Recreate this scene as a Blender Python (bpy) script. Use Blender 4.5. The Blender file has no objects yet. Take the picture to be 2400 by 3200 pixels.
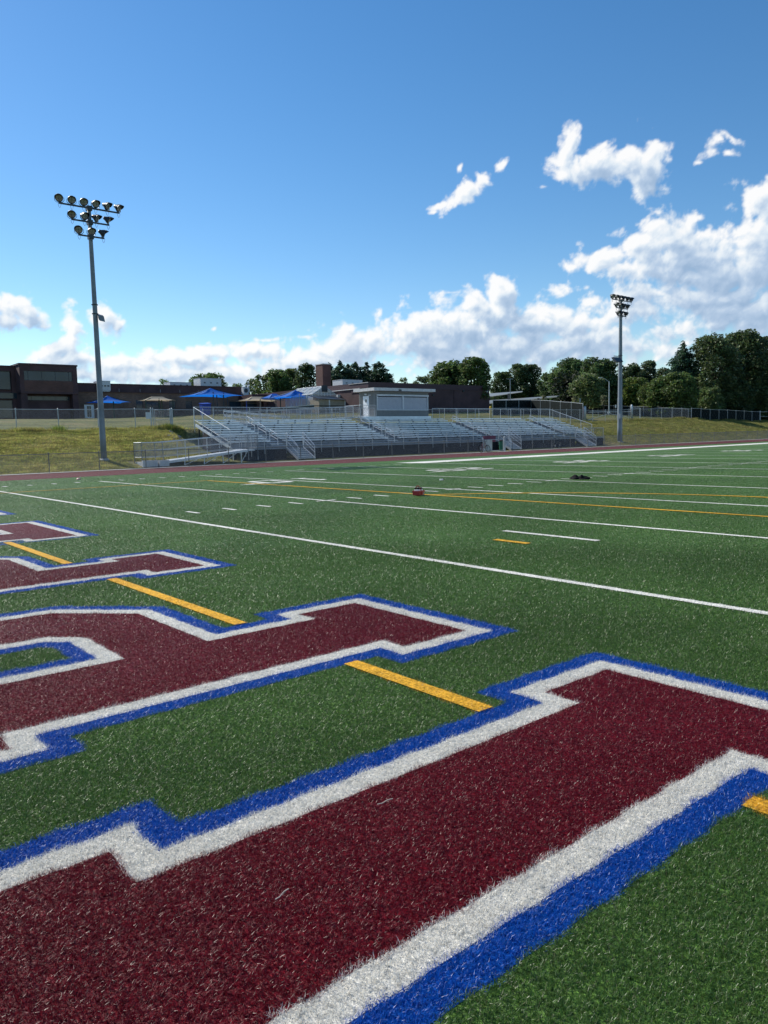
import bpy, math, random
import numpy as np
from mathutils import Vector, Matrix
from mathutils.geometry import tessellate_polygon
random.seed(7); rng = np.random.default_rng(11)
sc = bpy.context.scene
col = sc.collection
R = math.radians
# ------------------------------------------------------------------ camera
FPX, PIT, ROL, YAW = 2383.69, 0.0997565, -0.0241149, 0.692898
CAM = np.array([-6.660, -31.836, 1.611])
cp, sp = math.cos(PIT), math.sin(PIT)
cF = np.array([math.sin(YAW)*cp, math.cos(YAW)*cp, -sp])
R0 = np.array([math.cos(YAW), -math.sin(YAW), 0.0]); U0 = np.cross(R0, cF)
cR = R0*math.cos(ROL)+U0*math.sin(ROL); cU = np.cross(cR, cF)
cam = bpy.data.objects.new('camera', bpy.data.cameras.new('camera')); col.objects.link(cam)
m = Matrix(((cR[0], cU[0], -cF[0], CAM[0]), (cR[1], cU[1], -cF[1], CAM[1]), (cR[2], cU[2], -cF[2], CAM[2]), (0, 0, 0, 1)))
cam.matrix_world = m
cam.data.sensor_fit = 'VERTICAL'; cam.data.sensor_height = 32.0; cam.data.lens = FPX/100.0
cam.data.clip_start = 0.05; cam.data.clip_end = 6000
sc.camera = cam
def ray(x, y): return cF*FPX + cR*(x-1200) - cU*(y-1600)
def at(x, y, Y):            # real place of a photo pixel on the plane Y
    r = ray(x, y); return CAM + r*((Y-CAM[1])/r[1])
def azel(x, y):
    r = ray(x, y); return math.degrees(math.atan2(r[0], r[1])), math.degrees(math.asin(r[2]/np.linalg.norm(r)))
def depth(p): return float((np.array(p)-CAM) @ cF)
# ------------------------------------------------------------------ terrain heights
def HF(Y): return float(np.interp(Y, [-80, 0, 6.6, 17.3, 18.2], [0, 0, -.056, -.182, -.182]))
H32X = [-60, 20, 60, 84.7, 93.8, 105.7, 111.7, 120, 136, 170, 260]
H32Z = [2.55, 2.6, 2.75, 2.72, 2.88, 3.12, 2.95, 2.8, 2.45, 1.6, 1.0]
def H(X, Y):
    X = np.asarray(X, float); Y = np.asarray(Y, float)
    lo = np.interp(Y, [-80, 0, 6.6, 17.3, 18.2], [0, 0, -.056, -.182, -.182])
    h32 = np.interp(X, H32X, H32Z)
    t = np.clip((Y-18.2)/(31.2-18.2), 0, 1)
    bank = lo + (h32-lo)*(t*(1-.25*np.sin(2*np.pi*t)/np.pi))
    cut = np.clip((X-20.8)/2, 0, 1)*np.clip((71.5-X)/1.2, 0, 1)
    tc = np.clip((Y-28.0)/3.2, 0, 1)
    inb = lo+.05 + (h32-lo-.05)*tc
    z = np.where(Y > 18.2, bank*(1-cut)+inb*cut, lo)
    rise_r = np.interp(Y, [32, 36, 45, 52, 67, 104, 150, 400], [0, .38, 1.15, 1.65, 2.7, 4.0, 4.6, 5.0]); rise_l = np.interp(Y, [32, 36, 45, 52, 67, 104, 150, 400], [0, .2, .67, 1.1, 1.95, 3.1, 4.2, 5.0])
    kx = np.clip((X-42)/30, 0, 1); rise = rise_l*(1-kx)+rise_r*kx
    z = z + rise
    n = .06*np.sin(X*.31+Y*.17)*np.sin(Y*.43-X*.11)+.03*np.sin(X*.9+1)*np.sin(Y*1.1)
    return z + n*np.clip((Y-19)/4, 0, 1)*(1-cut*np.clip((31-Y)/2, 0, 1))
def lattice(seed):
    r = np.random.default_rng(seed); a = r.uniform(0, 2*np.pi, (256, 256)); return np.cos(a), np.sin(a)
def gnoise(x, y, seed):
    gx, gy = lattice(seed); xi = np.floor(x).astype(int); yi = np.floor(y).astype(int); fx = x-xi; fy = y-yi
    u = fx**3*(fx*(fx*6-15)+10); v = fy**3*(fy*(fy*6-15)+10)
    def c(i, j): I = (xi+i) & 255; J = (yi+j) & 255; return gx[I, J]*(fx-i)+gy[I, J]*(fy-j)
    return ((c(0, 0)*(1-u)+c(1, 0)*u)*(1-v)+(c(0, 1)*(1-u)+c(1, 1)*u)*v)*1.5
def fbm(x, y, s, o, seed, gain=.55, bil=False):
    t_ = 0; am = 1; tot = 0 # octave sum
    for k in range(o):
        n = gnoise(x*s+k*17.3, y*s-k*9.1, seed+k); n = np.abs(n)*2.2 if bil else n
        t_ = t_+am*n; tot += am; am *= gain; s *= 2.03
    return t_/tot
# ------------------------------------------------------------------ materials
def newmat(name):
    ma = bpy.data.materials.new(name); ma.use_nodes = True
    nt = ma.node_tree; nt.nodes.clear()
    out = nt.nodes.new('ShaderNodeOutputMaterial'); b = nt.nodes.new('ShaderNodeBsdfPrincipled')
    nt.links.new(b.outputs[0], out.inputs[0]); return ma, nt, b, out
def mat(name, rgb, rough=.6, metal=0, var=.12, scale=3.0, bump=0, bscale=40, trans=0, spec=.5, detail=6):
    ma, nt, b, out = newmat(name)
    b.inputs['Roughness'].default_value = rough; b.inputs['Metallic'].default_value = metal
    b.inputs['Specular IOR Level'].default_value = spec
    tc = nt.nodes.new('ShaderNodeTexCoord')
    n = nt.nodes.new('ShaderNodeTexNoise'); n.inputs['Scale'].default_value = scale; n.inputs['Detail'].default_value = detail
    nt.links.new(tc.outputs['Object'], n.inputs['Vector'])
    r = nt.nodes.new('ShaderNodeMapRange'); r.inputs['From Min'].default_value = .3; r.inputs['From Max'].default_value = .7
    r.inputs['To Min'].default_value = 1-var; r.inputs['To Max'].default_value = 1+var
    nt.links.new(n.outputs['Fac'], r.inputs['Value'])
    mx = nt.nodes.new('ShaderNodeVectorMath'); mx.operation = 'SCALE'; mx.inputs[0].default_value = rgb
    nt.links.new(r.outputs[0], mx.inputs['Scale']); nt.links.new(mx.outputs[0], b.inputs['Base Color'])
    if bump:
        n2 = nt.nodes.new('ShaderNodeTexNoise'); n2.inputs['Scale'].default_value = bscale; n2.inputs['Detail'].default_value = 4
        nt.links.new(tc.outputs['Object'], n2.inputs['Vector'])
        bp = nt.nodes.new('ShaderNodeBump'); bp.inputs['Strength'].default_value = bump; bp.inputs['Distance'].default_value = .02
        nt.links.new(n2.outputs['Fac'], bp.inputs['Height']); nt.links.new(bp.outputs[0], b.inputs['Normal'])
    if trans:
        t = nt.nodes.new('ShaderNodeBsdfTranslucent'); nt.links.new(mx.outputs[0], t.inputs['Color'])
        ms = nt.nodes.new('ShaderNodeMixShader'); ms.inputs[0].default_value = trans
        nt.links.new(b.outputs[0], ms.inputs[1]); nt.links.new(t.outputs[0], ms.inputs[2]); nt.links.new(ms.outputs[0], out.inputs[0])
    return ma
def attr_mat(name, rough, trans, spec=.5):      # colour varies blade by blade through a mesh attribute
    ma, nt, b, out = newmat(name)
    a = nt.nodes.new('ShaderNodeAttribute'); a.attribute_name = 'tint'
    nt.links.new(a.outputs['Color'], b.inputs['Base Color'])
    b.inputs['Roughness'].default_value = rough; b.inputs['Specular IOR Level'].default_value = spec
    t = nt.nodes.new('ShaderNodeBsdfTranslucent'); nt.links.new(a.outputs['Color'], t.inputs['Color'])
    ms = nt.nodes.new('ShaderNodeMixShader'); ms.inputs[0].default_value = trans
    nt.links.new(b.outputs[0], ms.inputs[1]); nt.links.new(t.outputs[0], ms.inputs[2]); nt.links.new(ms.outputs[0], out.inputs[0])
    return ma
def turf_mat(name, rgb, rough=.5, tilt=.9, con=(.75, 1.25)):   # pile seen from afar: tiny facets tilt every way and glint; wide con paints sparkle as colour contrast
    ma, nt, b, out = newmat(name)
    b.inputs['Roughness'].default_value = rough; b.inputs['Specular IOR Level'].default_value = .06
    g = nt.nodes.new('ShaderNodeNewGeometry')
    def noise(s, d=2):
        n = nt.nodes.new('ShaderNodeTexNoise'); n.inputs['Scale'].default_value = s; n.inputs['Detail'].default_value = d
        nt.links.new(g.outputs['Position'], n.inputs['Vector']); return n
    def mr(src, a, c, lo=.3, hi=.7):
        r = nt.nodes.new('ShaderNodeMapRange'); r.inputs['From Min'].default_value = lo; r.inputs['From Max'].default_value = hi
        r.inputs['To Min'].default_value = a; r.inputs['To Max'].default_value = c; nt.links.new(src, r.inputs['Value']); return r.outputs[0]
    def mul(a, c):
        x = nt.nodes.new('ShaderNodeMath'); x.operation = 'MULTIPLY'; nt.links.new(a, x.inputs[0]); nt.links.new(c, x.inputs[1]); return x.outputs[0]
    f = mul(mul(mr(noise(55, 1).outputs['Fac'], *con), mr(noise(9, 3).outputs['Fac'], .8, 1.2)), mr(noise(.35, 4).outputs['Fac'], .78, 1.25))
    mx = nt.nodes.new('ShaderNodeVectorMath'); mx.operation = 'SCALE'; mx.inputs[0].default_value = rgb
    nt.links.new(f, mx.inputs['Scale']); nt.links.new(mx.outputs[0], b.inputs['Base Color'])
    nn = noise(70, 1)
    s = nt.nodes.new('ShaderNodeVectorMath'); s.operation = 'SUBTRACT'; nt.links.new(nn.outputs['Color'], s.inputs[0]); s.inputs[1].default_value = (.5, .5, .5)
    s2 = nt.nodes.new('ShaderNodeVectorMath'); s2.operation = 'SCALE'; s2.inputs['Scale'].default_value = tilt*3; nt.links.new(s.outputs[0], s2.inputs[0])
    ad = nt.nodes.new('ShaderNodeVectorMath'); ad.operation = 'ADD'; nt.links.new(g.outputs['Normal'], ad.inputs[0]); nt.links.new(s2.outputs[0], ad.inputs[1])
    nm = nt.nodes.new('ShaderNodeVectorMath'); nm.operation = 'NORMALIZE'; nt.links.new(ad.outputs[0], nm.inputs[0]); nt.links.new(nm.outputs[0], b.inputs['Normal'])
    return ma
def brick_mat(name, c1, c2, mortar, scale=1.0, rough=.85):
    ma, nt, b, out = newmat(name); b.inputs['Roughness'].default_value = rough
    g = nt.nodes.new('ShaderNodeNewGeometry')
    sx = nt.nodes.new('ShaderNodeSeparateXYZ'); nt.links.new(g.outputs['Position'], sx.inputs[0])
    ad = nt.nodes.new('ShaderNodeMath'); ad.operation = 'ADD'; nt.links.new(sx.outputs[0], ad.inputs[0]); nt.links.new(sx.outputs[1], ad.inputs[1])
    cx = nt.nodes.new('ShaderNodeCombineXYZ'); nt.links.new(ad.outputs[0], cx.inputs[0]); nt.links.new(sx.outputs[2], cx.inputs[1])
    br = nt.nodes.new('ShaderNodeTexBrick'); nt.links.new(cx.outputs[0], br.inputs['Vector'])
    br.inputs['Color1'].default_value = (*c1, 1); br.inputs['Color2'].default_value = (*c2, 1); br.inputs['Mortar'].default_value = (*mortar, 1)
    br.inputs['Scale'].default_value = scale; br.inputs['Brick Width'].default_value = .42; br.inputs['Row Height'].default_value = .14; br.inputs['Mortar Size'].default_value = .012
    n = nt.nodes.new('ShaderNodeTexNoise'); n.inputs['Scale'].default_value = .5; n.inputs['Detail'].default_value = 5; nt.links.new(g.outputs['Position'], n.inputs['Vector'])
    r = nt.nodes.new('ShaderNodeMapRange'); r.inputs['From Min'].default_value = .3; r.inputs['From Max'].default_value = .7; r.inputs['To Min'].default_value = .75; r.inputs['To Max'].default_value = 1.25
    nt.links.new(n.outputs['Fac'], r.inputs['Value'])
    mx = nt.nodes.new('ShaderNodeVectorMath'); mx.operation = 'SCALE'; nt.links.new(br.outputs['Color'], mx.inputs[0]); nt.links.new(r.outputs[0], mx.inputs['Scale'])
    nt.links.new(mx.outputs[0], b.inputs['Base Color']); return ma
def grass_ground_mat(name):
    ma, nt, b, out = newmat(name); b.inputs['Roughness'].default_value = .9; b.inputs['Specular IOR Level'].default_value = .2
    g = nt.nodes.new('ShaderNodeNewGeometry')
    def noise(s, d=5):
        n = nt.nodes.new('ShaderNodeTexNoise'); n.inputs['Scale'].default_value = s; n.inputs['Detail'].default_value = d
        nt.links.new(g.outputs['Position'], n.inputs['Vector']); return n
    cr = nt.nodes.new('ShaderNodeValToRGB'); nt.links.new(noise(.22, 8).outputs['Fac'], cr.inputs[0])
    e = cr.color_ramp.elements; e[0].position = .36; e[0].color = (.075, .090, .022, 1); e[1].position = .66; e[1].color = (.21, .175, .07, 1)
    x = e.new(.5); x.color = (.135, .145, .036, 1)
    cr2 = nt.nodes.new('ShaderNodeValToRGB'); nt.links.new(noise(3.5, 6).outputs['Fac'], cr2.inputs[0])
    e = cr2.color_ramp.elements; e[0].position = .35; e[0].color = (.55, .55, .55, 1); e[1].position = .65; e[1].color = (1.35, 1.35, 1.35, 1)
    mx = nt.nodes.new('ShaderNodeMix'); mx.data_type = 'RGBA'; mx.blend_type = 'MULTIPLY'; mx.inputs[0].default_value = 1
    nt.links.new(cr.outputs[0], mx.inputs[6]); nt.links.new(cr2.outputs[0], mx.inputs[7]); nt.links.new(mx.outputs[2], b.inputs['Base Color'])
    bp = nt.nodes.new('ShaderNodeBump'); bp.inputs['Strength'].default_value = .9; bp.inputs['Distance'].default_value = .15
    nt.links.new(noise(6, 6).outputs['Fac'], bp.inputs['Height']); nt.links.new(bp.outputs[0], b.inputs['Normal'])
    return ma
GREEN = (.064, .136, .024); MAROON = (.148, .005, .013); BLUE = (.004, .096, .45); WHITE = (.69, .665, .60); YEL = (.64, .34, .030)
M = dict(
    turf=turf_mat('turf', (.072, .138, .030), con=(.35, 1.7)), maroon=turf_mat('maroon_turf', MAROON), blue=turf_mat('blue_turf', BLUE), white=turf_mat('white_turf', WHITE, .7, .5), yellow=turf_mat('yellow_turf', YEL, .6, .6), lmaroon=turf_mat('letter_maroon_backing', tuple(c*.62 for c in MAROON)), lblue=turf_mat('letter_blue_backing', tuple(c*.5 for c in BLUE)), lwhite=turf_mat('letter_white_backing', tuple(c*.72 for c in WHITE), .7, .5),  # letter backings darkened: painted shade at the base of the pile
    blade=attr_mat('turf_fibre', .38, .28, .46), tuft=attr_mat('grass_tuft', .6, .5, .25), leaf=attr_mat('leaf', .55, .42, .35),
    track=mat('track', (.105, .031, .033), .9, var=.12, scale=.8, bump=.3, bscale=200, spec=.08), lane=mat('lane_paint', (.30, .22, .22), .8),
    concrete=mat('concrete', (.42, .41, .39), .85, var=.15, scale=1.5), ground=grass_ground_mat('grassland'),
    alu=mat('aluminium', (.68, .72, .75), .5, .45, var=.14, scale=2.2), aludull=mat('dull_aluminium', (.28, .31, .35), .6, .4, var=.2, scale=1.6),
    galv=mat('galvanised_steel', (.42, .45, .47), .5, .6, var=.15), wire=mat('chain_wire', (.32, .34, .36), .45, .5, var=.05),
    darkwire=mat('dark_chain_wire', (.24, .25, .26), .5, .4), darkpost=mat('dark_post', (.17, .17, .165), .5, .3),
    pole=mat('grey_pole', (.20, .235, .26), .55, .15, var=.18, scale=1.2), darkmetal=mat('dark_metal', (.036, .044, .052), .45, .3), black=mat('black', (.008, .008, .009), .8, spec=.1),
    skirt=mat('black_screen', (.018, .018, .022), .9, var=.3, scale=8), brick=brick_mat('brick', (.11, .045, .036), (.15, .062, .048), (.13, .10, .09)),
    brickdark=brick_mat('dark_brick', (.080, .038, .042), (.098, .046, .048), (.082, .066, .066)), bricktan=brick_mat('mottled_brick', (.20, .105, .075), (.12, .065, .05), (.2, .17, .14)),
    fascia=mat('maroon_fascia', (.055, .020, .028), .55), roof=mat('roof', (.07, .06, .06), .9), trim=mat('white_trim', (.62, .6, .58), .5),
    glass=mat('window_glass', (.03, .045, .06), .12, 0, var=.4, scale=.4, spec=.35), frame=mat('window_frame', (.05, .05, .055), .5),
    hvac=mat('white_metal', (.60, .61, .62), .55, var=.08), siding=mat('grey_siding', (.19, .195, .19), .6, var=.08), shutter=mat('shutter', (.50, .54, .60), .45, .2, var=.05),
    white2=mat('white_paint_and_rail_glint', (.78, .79, .80), .5, var=.05), bluefab=mat('blue_fabric', (.008, .20, .80), .7, var=.06, trans=.5), tanfab=mat('tan_fabric', (.52, .44, .33), .8, var=.06, trans=.35),
    greenpost=mat('green_post', (.015, .05, .035), .5), bluep=mat('blue_plastic', (.01, .06, .42), .45), red=mat('red_plastic', (.50, .012, .02), .4, var=.08), clear=mat('bottle_plastic', (.85, .85, .85), .35, trans=.5),
    orange=mat('orange_plastic', (.72, .10, .02), .5), yellowp=mat('yellow_paint', (.70, .42, .02), .5), bark=mat('bark', (.055, .042, .032), .95, var=.3, scale=6, bump=.6, bscale=20),
    lens=mat('lamp_glass', (.25, .25, .245), .18, 0, var=.1, spec=.8), wood=mat('brown_panel', (.30, .25, .19), .8), panel=mat('solar_panel', (.17, .19, .20), .5, .1, spec=.2), screen=mat('dark_windscreen', (.016, .020, .020), .95, var=.25, scale=2, spec=.03),
    rock=mat('rock', (.2, .19, .175), .95, var=.4, scale=5, bump=.8, bscale=6), purple=mat('maroon_cloth', (.20, .07, .10), .9), cream=mat('cream_sign', (.55, .55, .47), .7), green2=mat('green_plastic', (.01, .11, .07), .5),
    pink=mat('pink_disc', (.85, .38, .33), .5), handrail=mat('bright_rail', (.58, .61, .64), .4, .5, var=.05), asphalt=mat('asphalt', (.06, .06, .062), .9),
)
def greenhouse_mat():
    ma, nt, b, out = newmat('greenhouse_glazing'); b.inputs['Base Color'].default_value = (.55, .6, .6, 1); b.inputs['Roughness'].default_value = .25
    t = nt.nodes.new('ShaderNodeBsdfTransparent'); ms = nt.nodes.new('ShaderNodeMixShader'); ms.inputs[0].default_value = .45
    nt.links.new(b.outputs[0], ms.inputs[1]); nt.links.new(t.outputs[0], ms.inputs[2]); nt.links.new(ms.outputs[0], out.inputs[0]); return ma
M['gh'] = greenhouse_mat()
# ------------------------------------------------------------------ mesh helpers
class MB:
    def __init__(s): s.v = []; s.f = []; s.mi = []
    def add(s, vs, fs, mi=0):
        o = len(s.v); s.v += [tuple(float(c) for c in p) for p in vs]; s.f += [tuple(i+o for i in f) for f in fs]; s.mi += [mi]*len(fs)
    def box(s, x0, x1, y0, y1, z0, z1, mi=0):
        s.hexa([(x0, y0, z0), (x1, y0, z0), (x1, y1, z0), (x0, y1, z0), (x0, y0, z1), (x1, y0, z1), (x1, y1, z1), (x0, y1, z1)], mi)
    def hexa(s, p, mi=0): s.add(p, [(3, 2, 1, 0), (4, 5, 6, 7), (0, 1, 5, 4), (1, 2, 6, 5), (2, 3, 7, 6), (3, 0, 4, 7)], mi)
    def bar(s, a, b, r, r2=None, n=6, mi=0, caps=True):
        a = Vector(a); b = Vector(b); r2 = r if r2 is None else r2; d = (b-a)
        if d.length < 1e-6: return
        d.normalize(); u = d.cross(Vector((0, 0, 1)));
        if u.length < .01: u = Vector((1, 0, 0))
        u.normalize(); w = d.cross(u); vs = []
        for c, rr in ((a, r), (b, r2)):
            for k in range(n): t = 2*math.pi*(k+.5)/n; vs.append(c+u*(rr*math.cos(t))+w*(rr*math.sin(t)))
        fs = [(k, (k+1) % n, n+(k+1) % n, n+k) for k in range(n)]
        if caps: fs += [tuple(range(n-1, -1, -1)), tuple(range(n, 2*n))]
        s.add(vs, fs, mi)
    def path(s, pts, r, n=6, mi=0):
        for a, b in zip(pts[:-1], pts[1:]): s.bar(a, b, r, n=n, mi=mi)
    def sqbar(s, a, b, w, h=None, mi=0):       # rectangular member between two points
        a = Vector(a); b = Vector(b); h = w if h is None else h; d = (b-a).normalized(); u = d.cross(Vector((0, 0, 1)))
        if u.length < .01: u = Vector((1, 0, 0))
        u.normalize(); k = u.cross(d)
        q = [(-1, -1), (1, -1), (1, 1), (-1, 1)]
        s.add([c+u*(w/2*i)+k*(h/2*j) for c in (a, b) for i, j in q], [(3, 2, 1, 0), (4, 5, 6, 7), (0, 1, 5, 4), (1, 2, 6, 5), (2, 3, 7, 6), (3, 0, 4, 7)], mi)
    def rev(s, prof, c, axis=(0, 0, 1), n=16, mi=0, yscale=1):   # revolve (r, h) profile
        ax = Vector(axis).normalized(); u = ax.orthogonal().normalized(); w = ax.cross(u); c = Vector(c); vs = []
        for r, h in prof:
            for k in range(n): t = 2*math.pi*k/n; vs.append(c+ax*h+u*(r*math.cos(t))+w*(r*math.sin(t)*yscale))
        fs = [(j*n+k, j*n+(k+1) % n, (j+1)*n+(k+1) % n, (j+1)*n+k) for j in range(len(prof)-1) for k in range(n)]
        fs += [tuple(range(n-1, -1, -1)), tuple((len(prof)-1)*n+k for k in range(n))]
        s.add(vs, fs, mi)
    def build(s, name, mats, parent=None, smooth=False):
        me = bpy.data.meshes.new(name); me.from_pydata(s.v, [], s.f)
        for ma in (mats if isinstance(mats, (list, tuple)) else [mats]): me.materials.append(ma)
        me.polygons.foreach_set('material_index', s.mi)
        if smooth: me.polygons.foreach_set('use_smooth', [True]*len(s.f))
        me.update(); o = bpy.data.objects.new(name, me); col.objects.link(o)
        if parent is not None:
            o.parent = parent; o.matrix_parent_inverse = Matrix.Translation(-Vector(parent.location)) if parent.type == 'EMPTY' and parent.get('_abs') else Matrix.Identity(4)
        return o
def tag(o, label=None, cat=None, group=None, kind=None):
    if label: o['label'] = label
    if cat: o['category'] = cat
    if group: o['group'] = group
    if kind: o['kind'] = kind
    return o
def thing(name, loc, label, cat, group=None, absolute=True, rz=0):
    # parts of an «absolute» thing are modelled in world coordinates; otherwise round the origin
    o = bpy.data.objects.new(name, None); o.empty_display_size = .3; col.objects.link(o); o.location = loc; o.rotation_euler.z = rz
    if absolute: o['_abs'] = 1
    return tag(o, label, cat, group)
KIDS = {}
def copy_tree(o, parent=None):
    c = o.copy(); col.objects.link(c)
    if parent is not None: c.parent = parent; c.matrix_parent_inverse = o.matrix_parent_inverse.copy()
    for ch in [x for x in bpy.data.objects if x.parent == o and x != c]: copy_tree(ch, c)
    return c
def npmesh(name, verts, nper, m_, tint=None, parent=None, tri_idx=None, matidx=None, mats=None):
    # verts (N,k,3) -> N separate k-gons
    N, k = verts.shape[0], verts.shape[1]
    me = bpy.data.meshes.new(name); me.vertices.add(N*k); me.vertices.foreach_set('co', verts.reshape(-1).astype(np.float32))
    me.loops.add(N*k); me.loops.foreach_set('vertex_index', np.arange(N*k, dtype=np.int32))
    me.polygons.add(N); me.polygons.foreach_set('loop_start', np.arange(0, N*k, k, dtype=np.int32)); me.polygons.foreach_set('loop_total', np.full(N, k, dtype=np.int32))
    me.update(calc_edges=True)
    if tint is not None:
        a = me.color_attributes.new('tint', 'FLOAT_COLOR', 'POINT')
        c = np.ones((N, k, 4), np.float32); c[:, :, :3] = tint[:, None, :]; a.data.foreach_set('color', c.reshape(-1))
    me.materials.append(m_); o = bpy.data.objects.new(name, me); col.objects.link(o)
    if parent is not None:
        o.parent = parent
        if parent.get('_abs'): o.matrix_parent_inverse = Matrix.Translation(-Vector(parent.location))
    return o
def chainlink(mb, a, b, h, pitch=.08, r=.0026, h2=None, mi=0):
    # woven wire as straight crossing wires, real three-sided rods; a, b = bottom corners
    a = Vector(a); b = Vector(b); d = b-a; L = d.length; h2 = h if h2 is None else h2; up = Vector((0, 0, 1)); n = d.normalized().cross(up)
    def P(s_, t_): return a+d*(s_/L)+up*t_
    def top(s_): return h+(h2-h)*s_/L
    hm = max(h, h2)
    for sg in (1, -1):
        s0 = -hm if sg > 0 else 0
        end = L if sg > 0 else L+hm
        while s0 < end:
            # line: s = s0 + sg*t
            t0, t1 = 0.0, hm
            if sg > 0:
                t0 = max(0, -s0); t1 = min(hm, L-s0)
            else:
                t0 = max(0, s0-L); t1 = min(hm, s0)
            sm = s0+sg*(t0+t1)/2
            k = (h2-h)/L     # t <= h + k*(s0+sg*t)
            den = 1-k*sg
            t1 = min(t1, (h+k*s0)/den)
            if t1-t0 > .02:
                p = P(s0+sg*t0, t0); q = P(s0+sg*t1, t1); dd = (q-p).normalized(); w = dd.cross(n)
                vs = []
                for c in (p, q): vs += [c+n*r, c-n*(r*.6)+w*r, c-n*(r*.6)-w*r]
                mb.add(vs, [(0, 1, 4, 3), (1, 2, 5, 4), (2, 0, 3, 5)], mi)
            s0 += pitch
# ------------------------------------------------------------------ ground, track, turf
def sheet(name, xs, ys, zoff, ma, zf=None, label=None):
    zf = zf or (lambda X, Y: np.interp(Y, [-80, 0, 6.6, 17.3, 18.2], [0, 0, -.056, -.182, -.182])+0*X)
    X, Y = np.meshgrid(xs, ys); Z = zf(X, Y)+zoff; nx, ny = len(xs), len(ys)
    v = np.stack([X, Y, Z], -1).reshape(-1, 3)
    f = [(j*nx+i, j*nx+i+1, (j+1)*nx+i+1, (j+1)*nx+i) for j in range(ny-1) for i in range(nx-1)]
    me = bpy.data.meshes.new(name); me.from_pydata(v.tolist(), [], f); me.materials.append(ma)
    me.polygons.foreach_set('use_smooth', [True]*len(f)); me.update()
    o = bpy.data.objects.new(name, me); col.objects.link(o); o['kind'] = 'structure'; return o
xs = np.concatenate([[-3000, -1200, -500, -250, -120], np.arange(-60, 180, 1.5), [180, 190, 205, 225, 260, 320, 450, 700, 1200, 3000]])
ys = np.concatenate([[-3000, -1000, -300, -120, -61], [-60.5, 0, 6.6, 16.4, 17.3, 18.2], np.arange(18.6, 46, .6), np.arange(46, 112, 2), [115, 125, 150, 200, 300, 400, 700, 1500, 3000]])
def HG(X, Y): return np.where(Y < 16.9, H(X, Y)-.12, H(X, Y))
sheet('ground', xs, ys, 0, M['ground'], HG)
sheet('turf_field', [-40, 0, 60, 150], [-60, 0, 6.6], 0, M['turf'])
sheet('running_track', [-40, 0, 60, 150], [6.6, 16.4], .004, M['track'])
lm = MB()
for k in range(9):
    y = 6.72+k*1.2
    lm.add([(-40, y, HF(y)+.008), (150, y, HF(y)+.008), (150, y+.05, HF(y+.05)+.008), (-40, y+.05, HF(y+.05)+.008)], [(0, 1, 2, 3)])
for k in range(14):    # pale exchange-zone arc
    a0 = 10.4+k*.62; b0 = 12.6-k*.16-.004*k*k
    lm.add([(a0, b0, HF(b0)+.009), (a0+.62, b0-.16, HF(b0-.16)+.009), (a0+.62, b0-.08, HF(b0-.08)+.009), (a0, b0+.08, HF(b0+.08)+.009)], [(0, 1, 2, 3)])
tag(lm.build('lane_lines', M['lane']), kind='structure')
sheet('fence_kerb', [-40, 0, 60, 150], [16.4, 17.6], .02, M['concrete'])
# ------------------------------------------------------------------ markings
def off_poly(P, d):
    # outward mitred offset of a polygon given counter-clockwise (d<0 shrinks)
    n = len(P); out = []
    for i in range(n):
        a, b, c = np.array(P[i-1]), np.array(P[i]), np.array(P[(i+1) % n])
        e1 = (b-a)/np.linalg.norm(b-a); e2 = (c-b)/np.linalg.norm(c-b)
        n1 = np.array([e1[1], -e1[0]]); n2 = np.array([e2[1], -e2[0]])
        k = n1+n2; k = k/(1+n1@n2); out.append(tuple(b+k*d))
    return out
def ccw(P):
    A = sum(P[i-1][0]*P[i][1]-P[i][0]*P[i-1][1] for i in range(len(P))); return P if A > 0 else P[::-1]
def pip(P, x, y):
    ins = np.zeros(x.shape, bool); n = len(P)
    for i in range(n):
        x1, y1 = P[i-1]; x2, y2 = P[i]
        if y1 == y2: continue
        c = ((y1 > y) != (y2 > y)) & (x < (x2-x1)*(y-y1)/(y2-y1)+x1); ins ^= c
    return ins
def sh(P, dy): return [(x, y+dy) for x, y in P]
hole0 = [(-5.70, -26.32), (-4.62, -26.32), (-4.62, -25.50), (-4.66, -25.42), (-4.86, -25.22), (-5.45, -25.20), (-5.70, -25.45)]
Ppoly = [(-2.25, -27.54), (-2.25, -26.05), (-2.90, -26.05), (-2.90, -26.31), (-3.94, -26.31), (-3.96, -24.93), (-4.56, -24.30), (-5.75, -24.28), (-6.35, -24.9), (-6.35, -27.54), (-5.71, -27.54), (-5.71, -27.28), (-2.92, -27.28), (-2.92, -27.54)]
Ipoly = [(-2.32, -30.36), (-2.32, -28.92), (-2.98, -28.92), (-2.98, -29.18), (-5.69, -29.20), (-5.69, -28.92), (-6.35, -28.92), (-6.35, -30.36), (-5.69, -30.36), (-5.69, -30.10), (-2.99, -30.10), (-2.99, -30.36)]
Epoly = [(-2.34, -18.22), (-2.34, -15.12), (-3.95, -15.12), (-3.95, -15.78), (-3.06, -16.1), (-3.06, -16.96), (-3.95, -16.96), (-3.95, -16.2), (-4.6, -16.2), (-4.6, -16.96), (-5.65, -16.96), (-5.65, -16.1), (-4.85, -15.78), (-4.85, -15.12), (-6.35, -15.12), (-6.35, -18.22), (-5.7, -18.22), (-5.7, -17.93), (-3.06, -17.93), (-3.06, -18.22)]
Lpoly = [(-2.32, -34.3), (-2.32, -31.2), (-3.9, -31.2), (-3.9, -31.85), (-2.98, -32.2), (-2.98, -33.1), (-5.69, -33.1), (-5.69, -32.8), (-6.35, -32.8), (-6.35, -34.3), (-5.69, -34.3), (-5.69, -34.0), (-2.98, -34.0), (-2.98, -34.3)]
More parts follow.
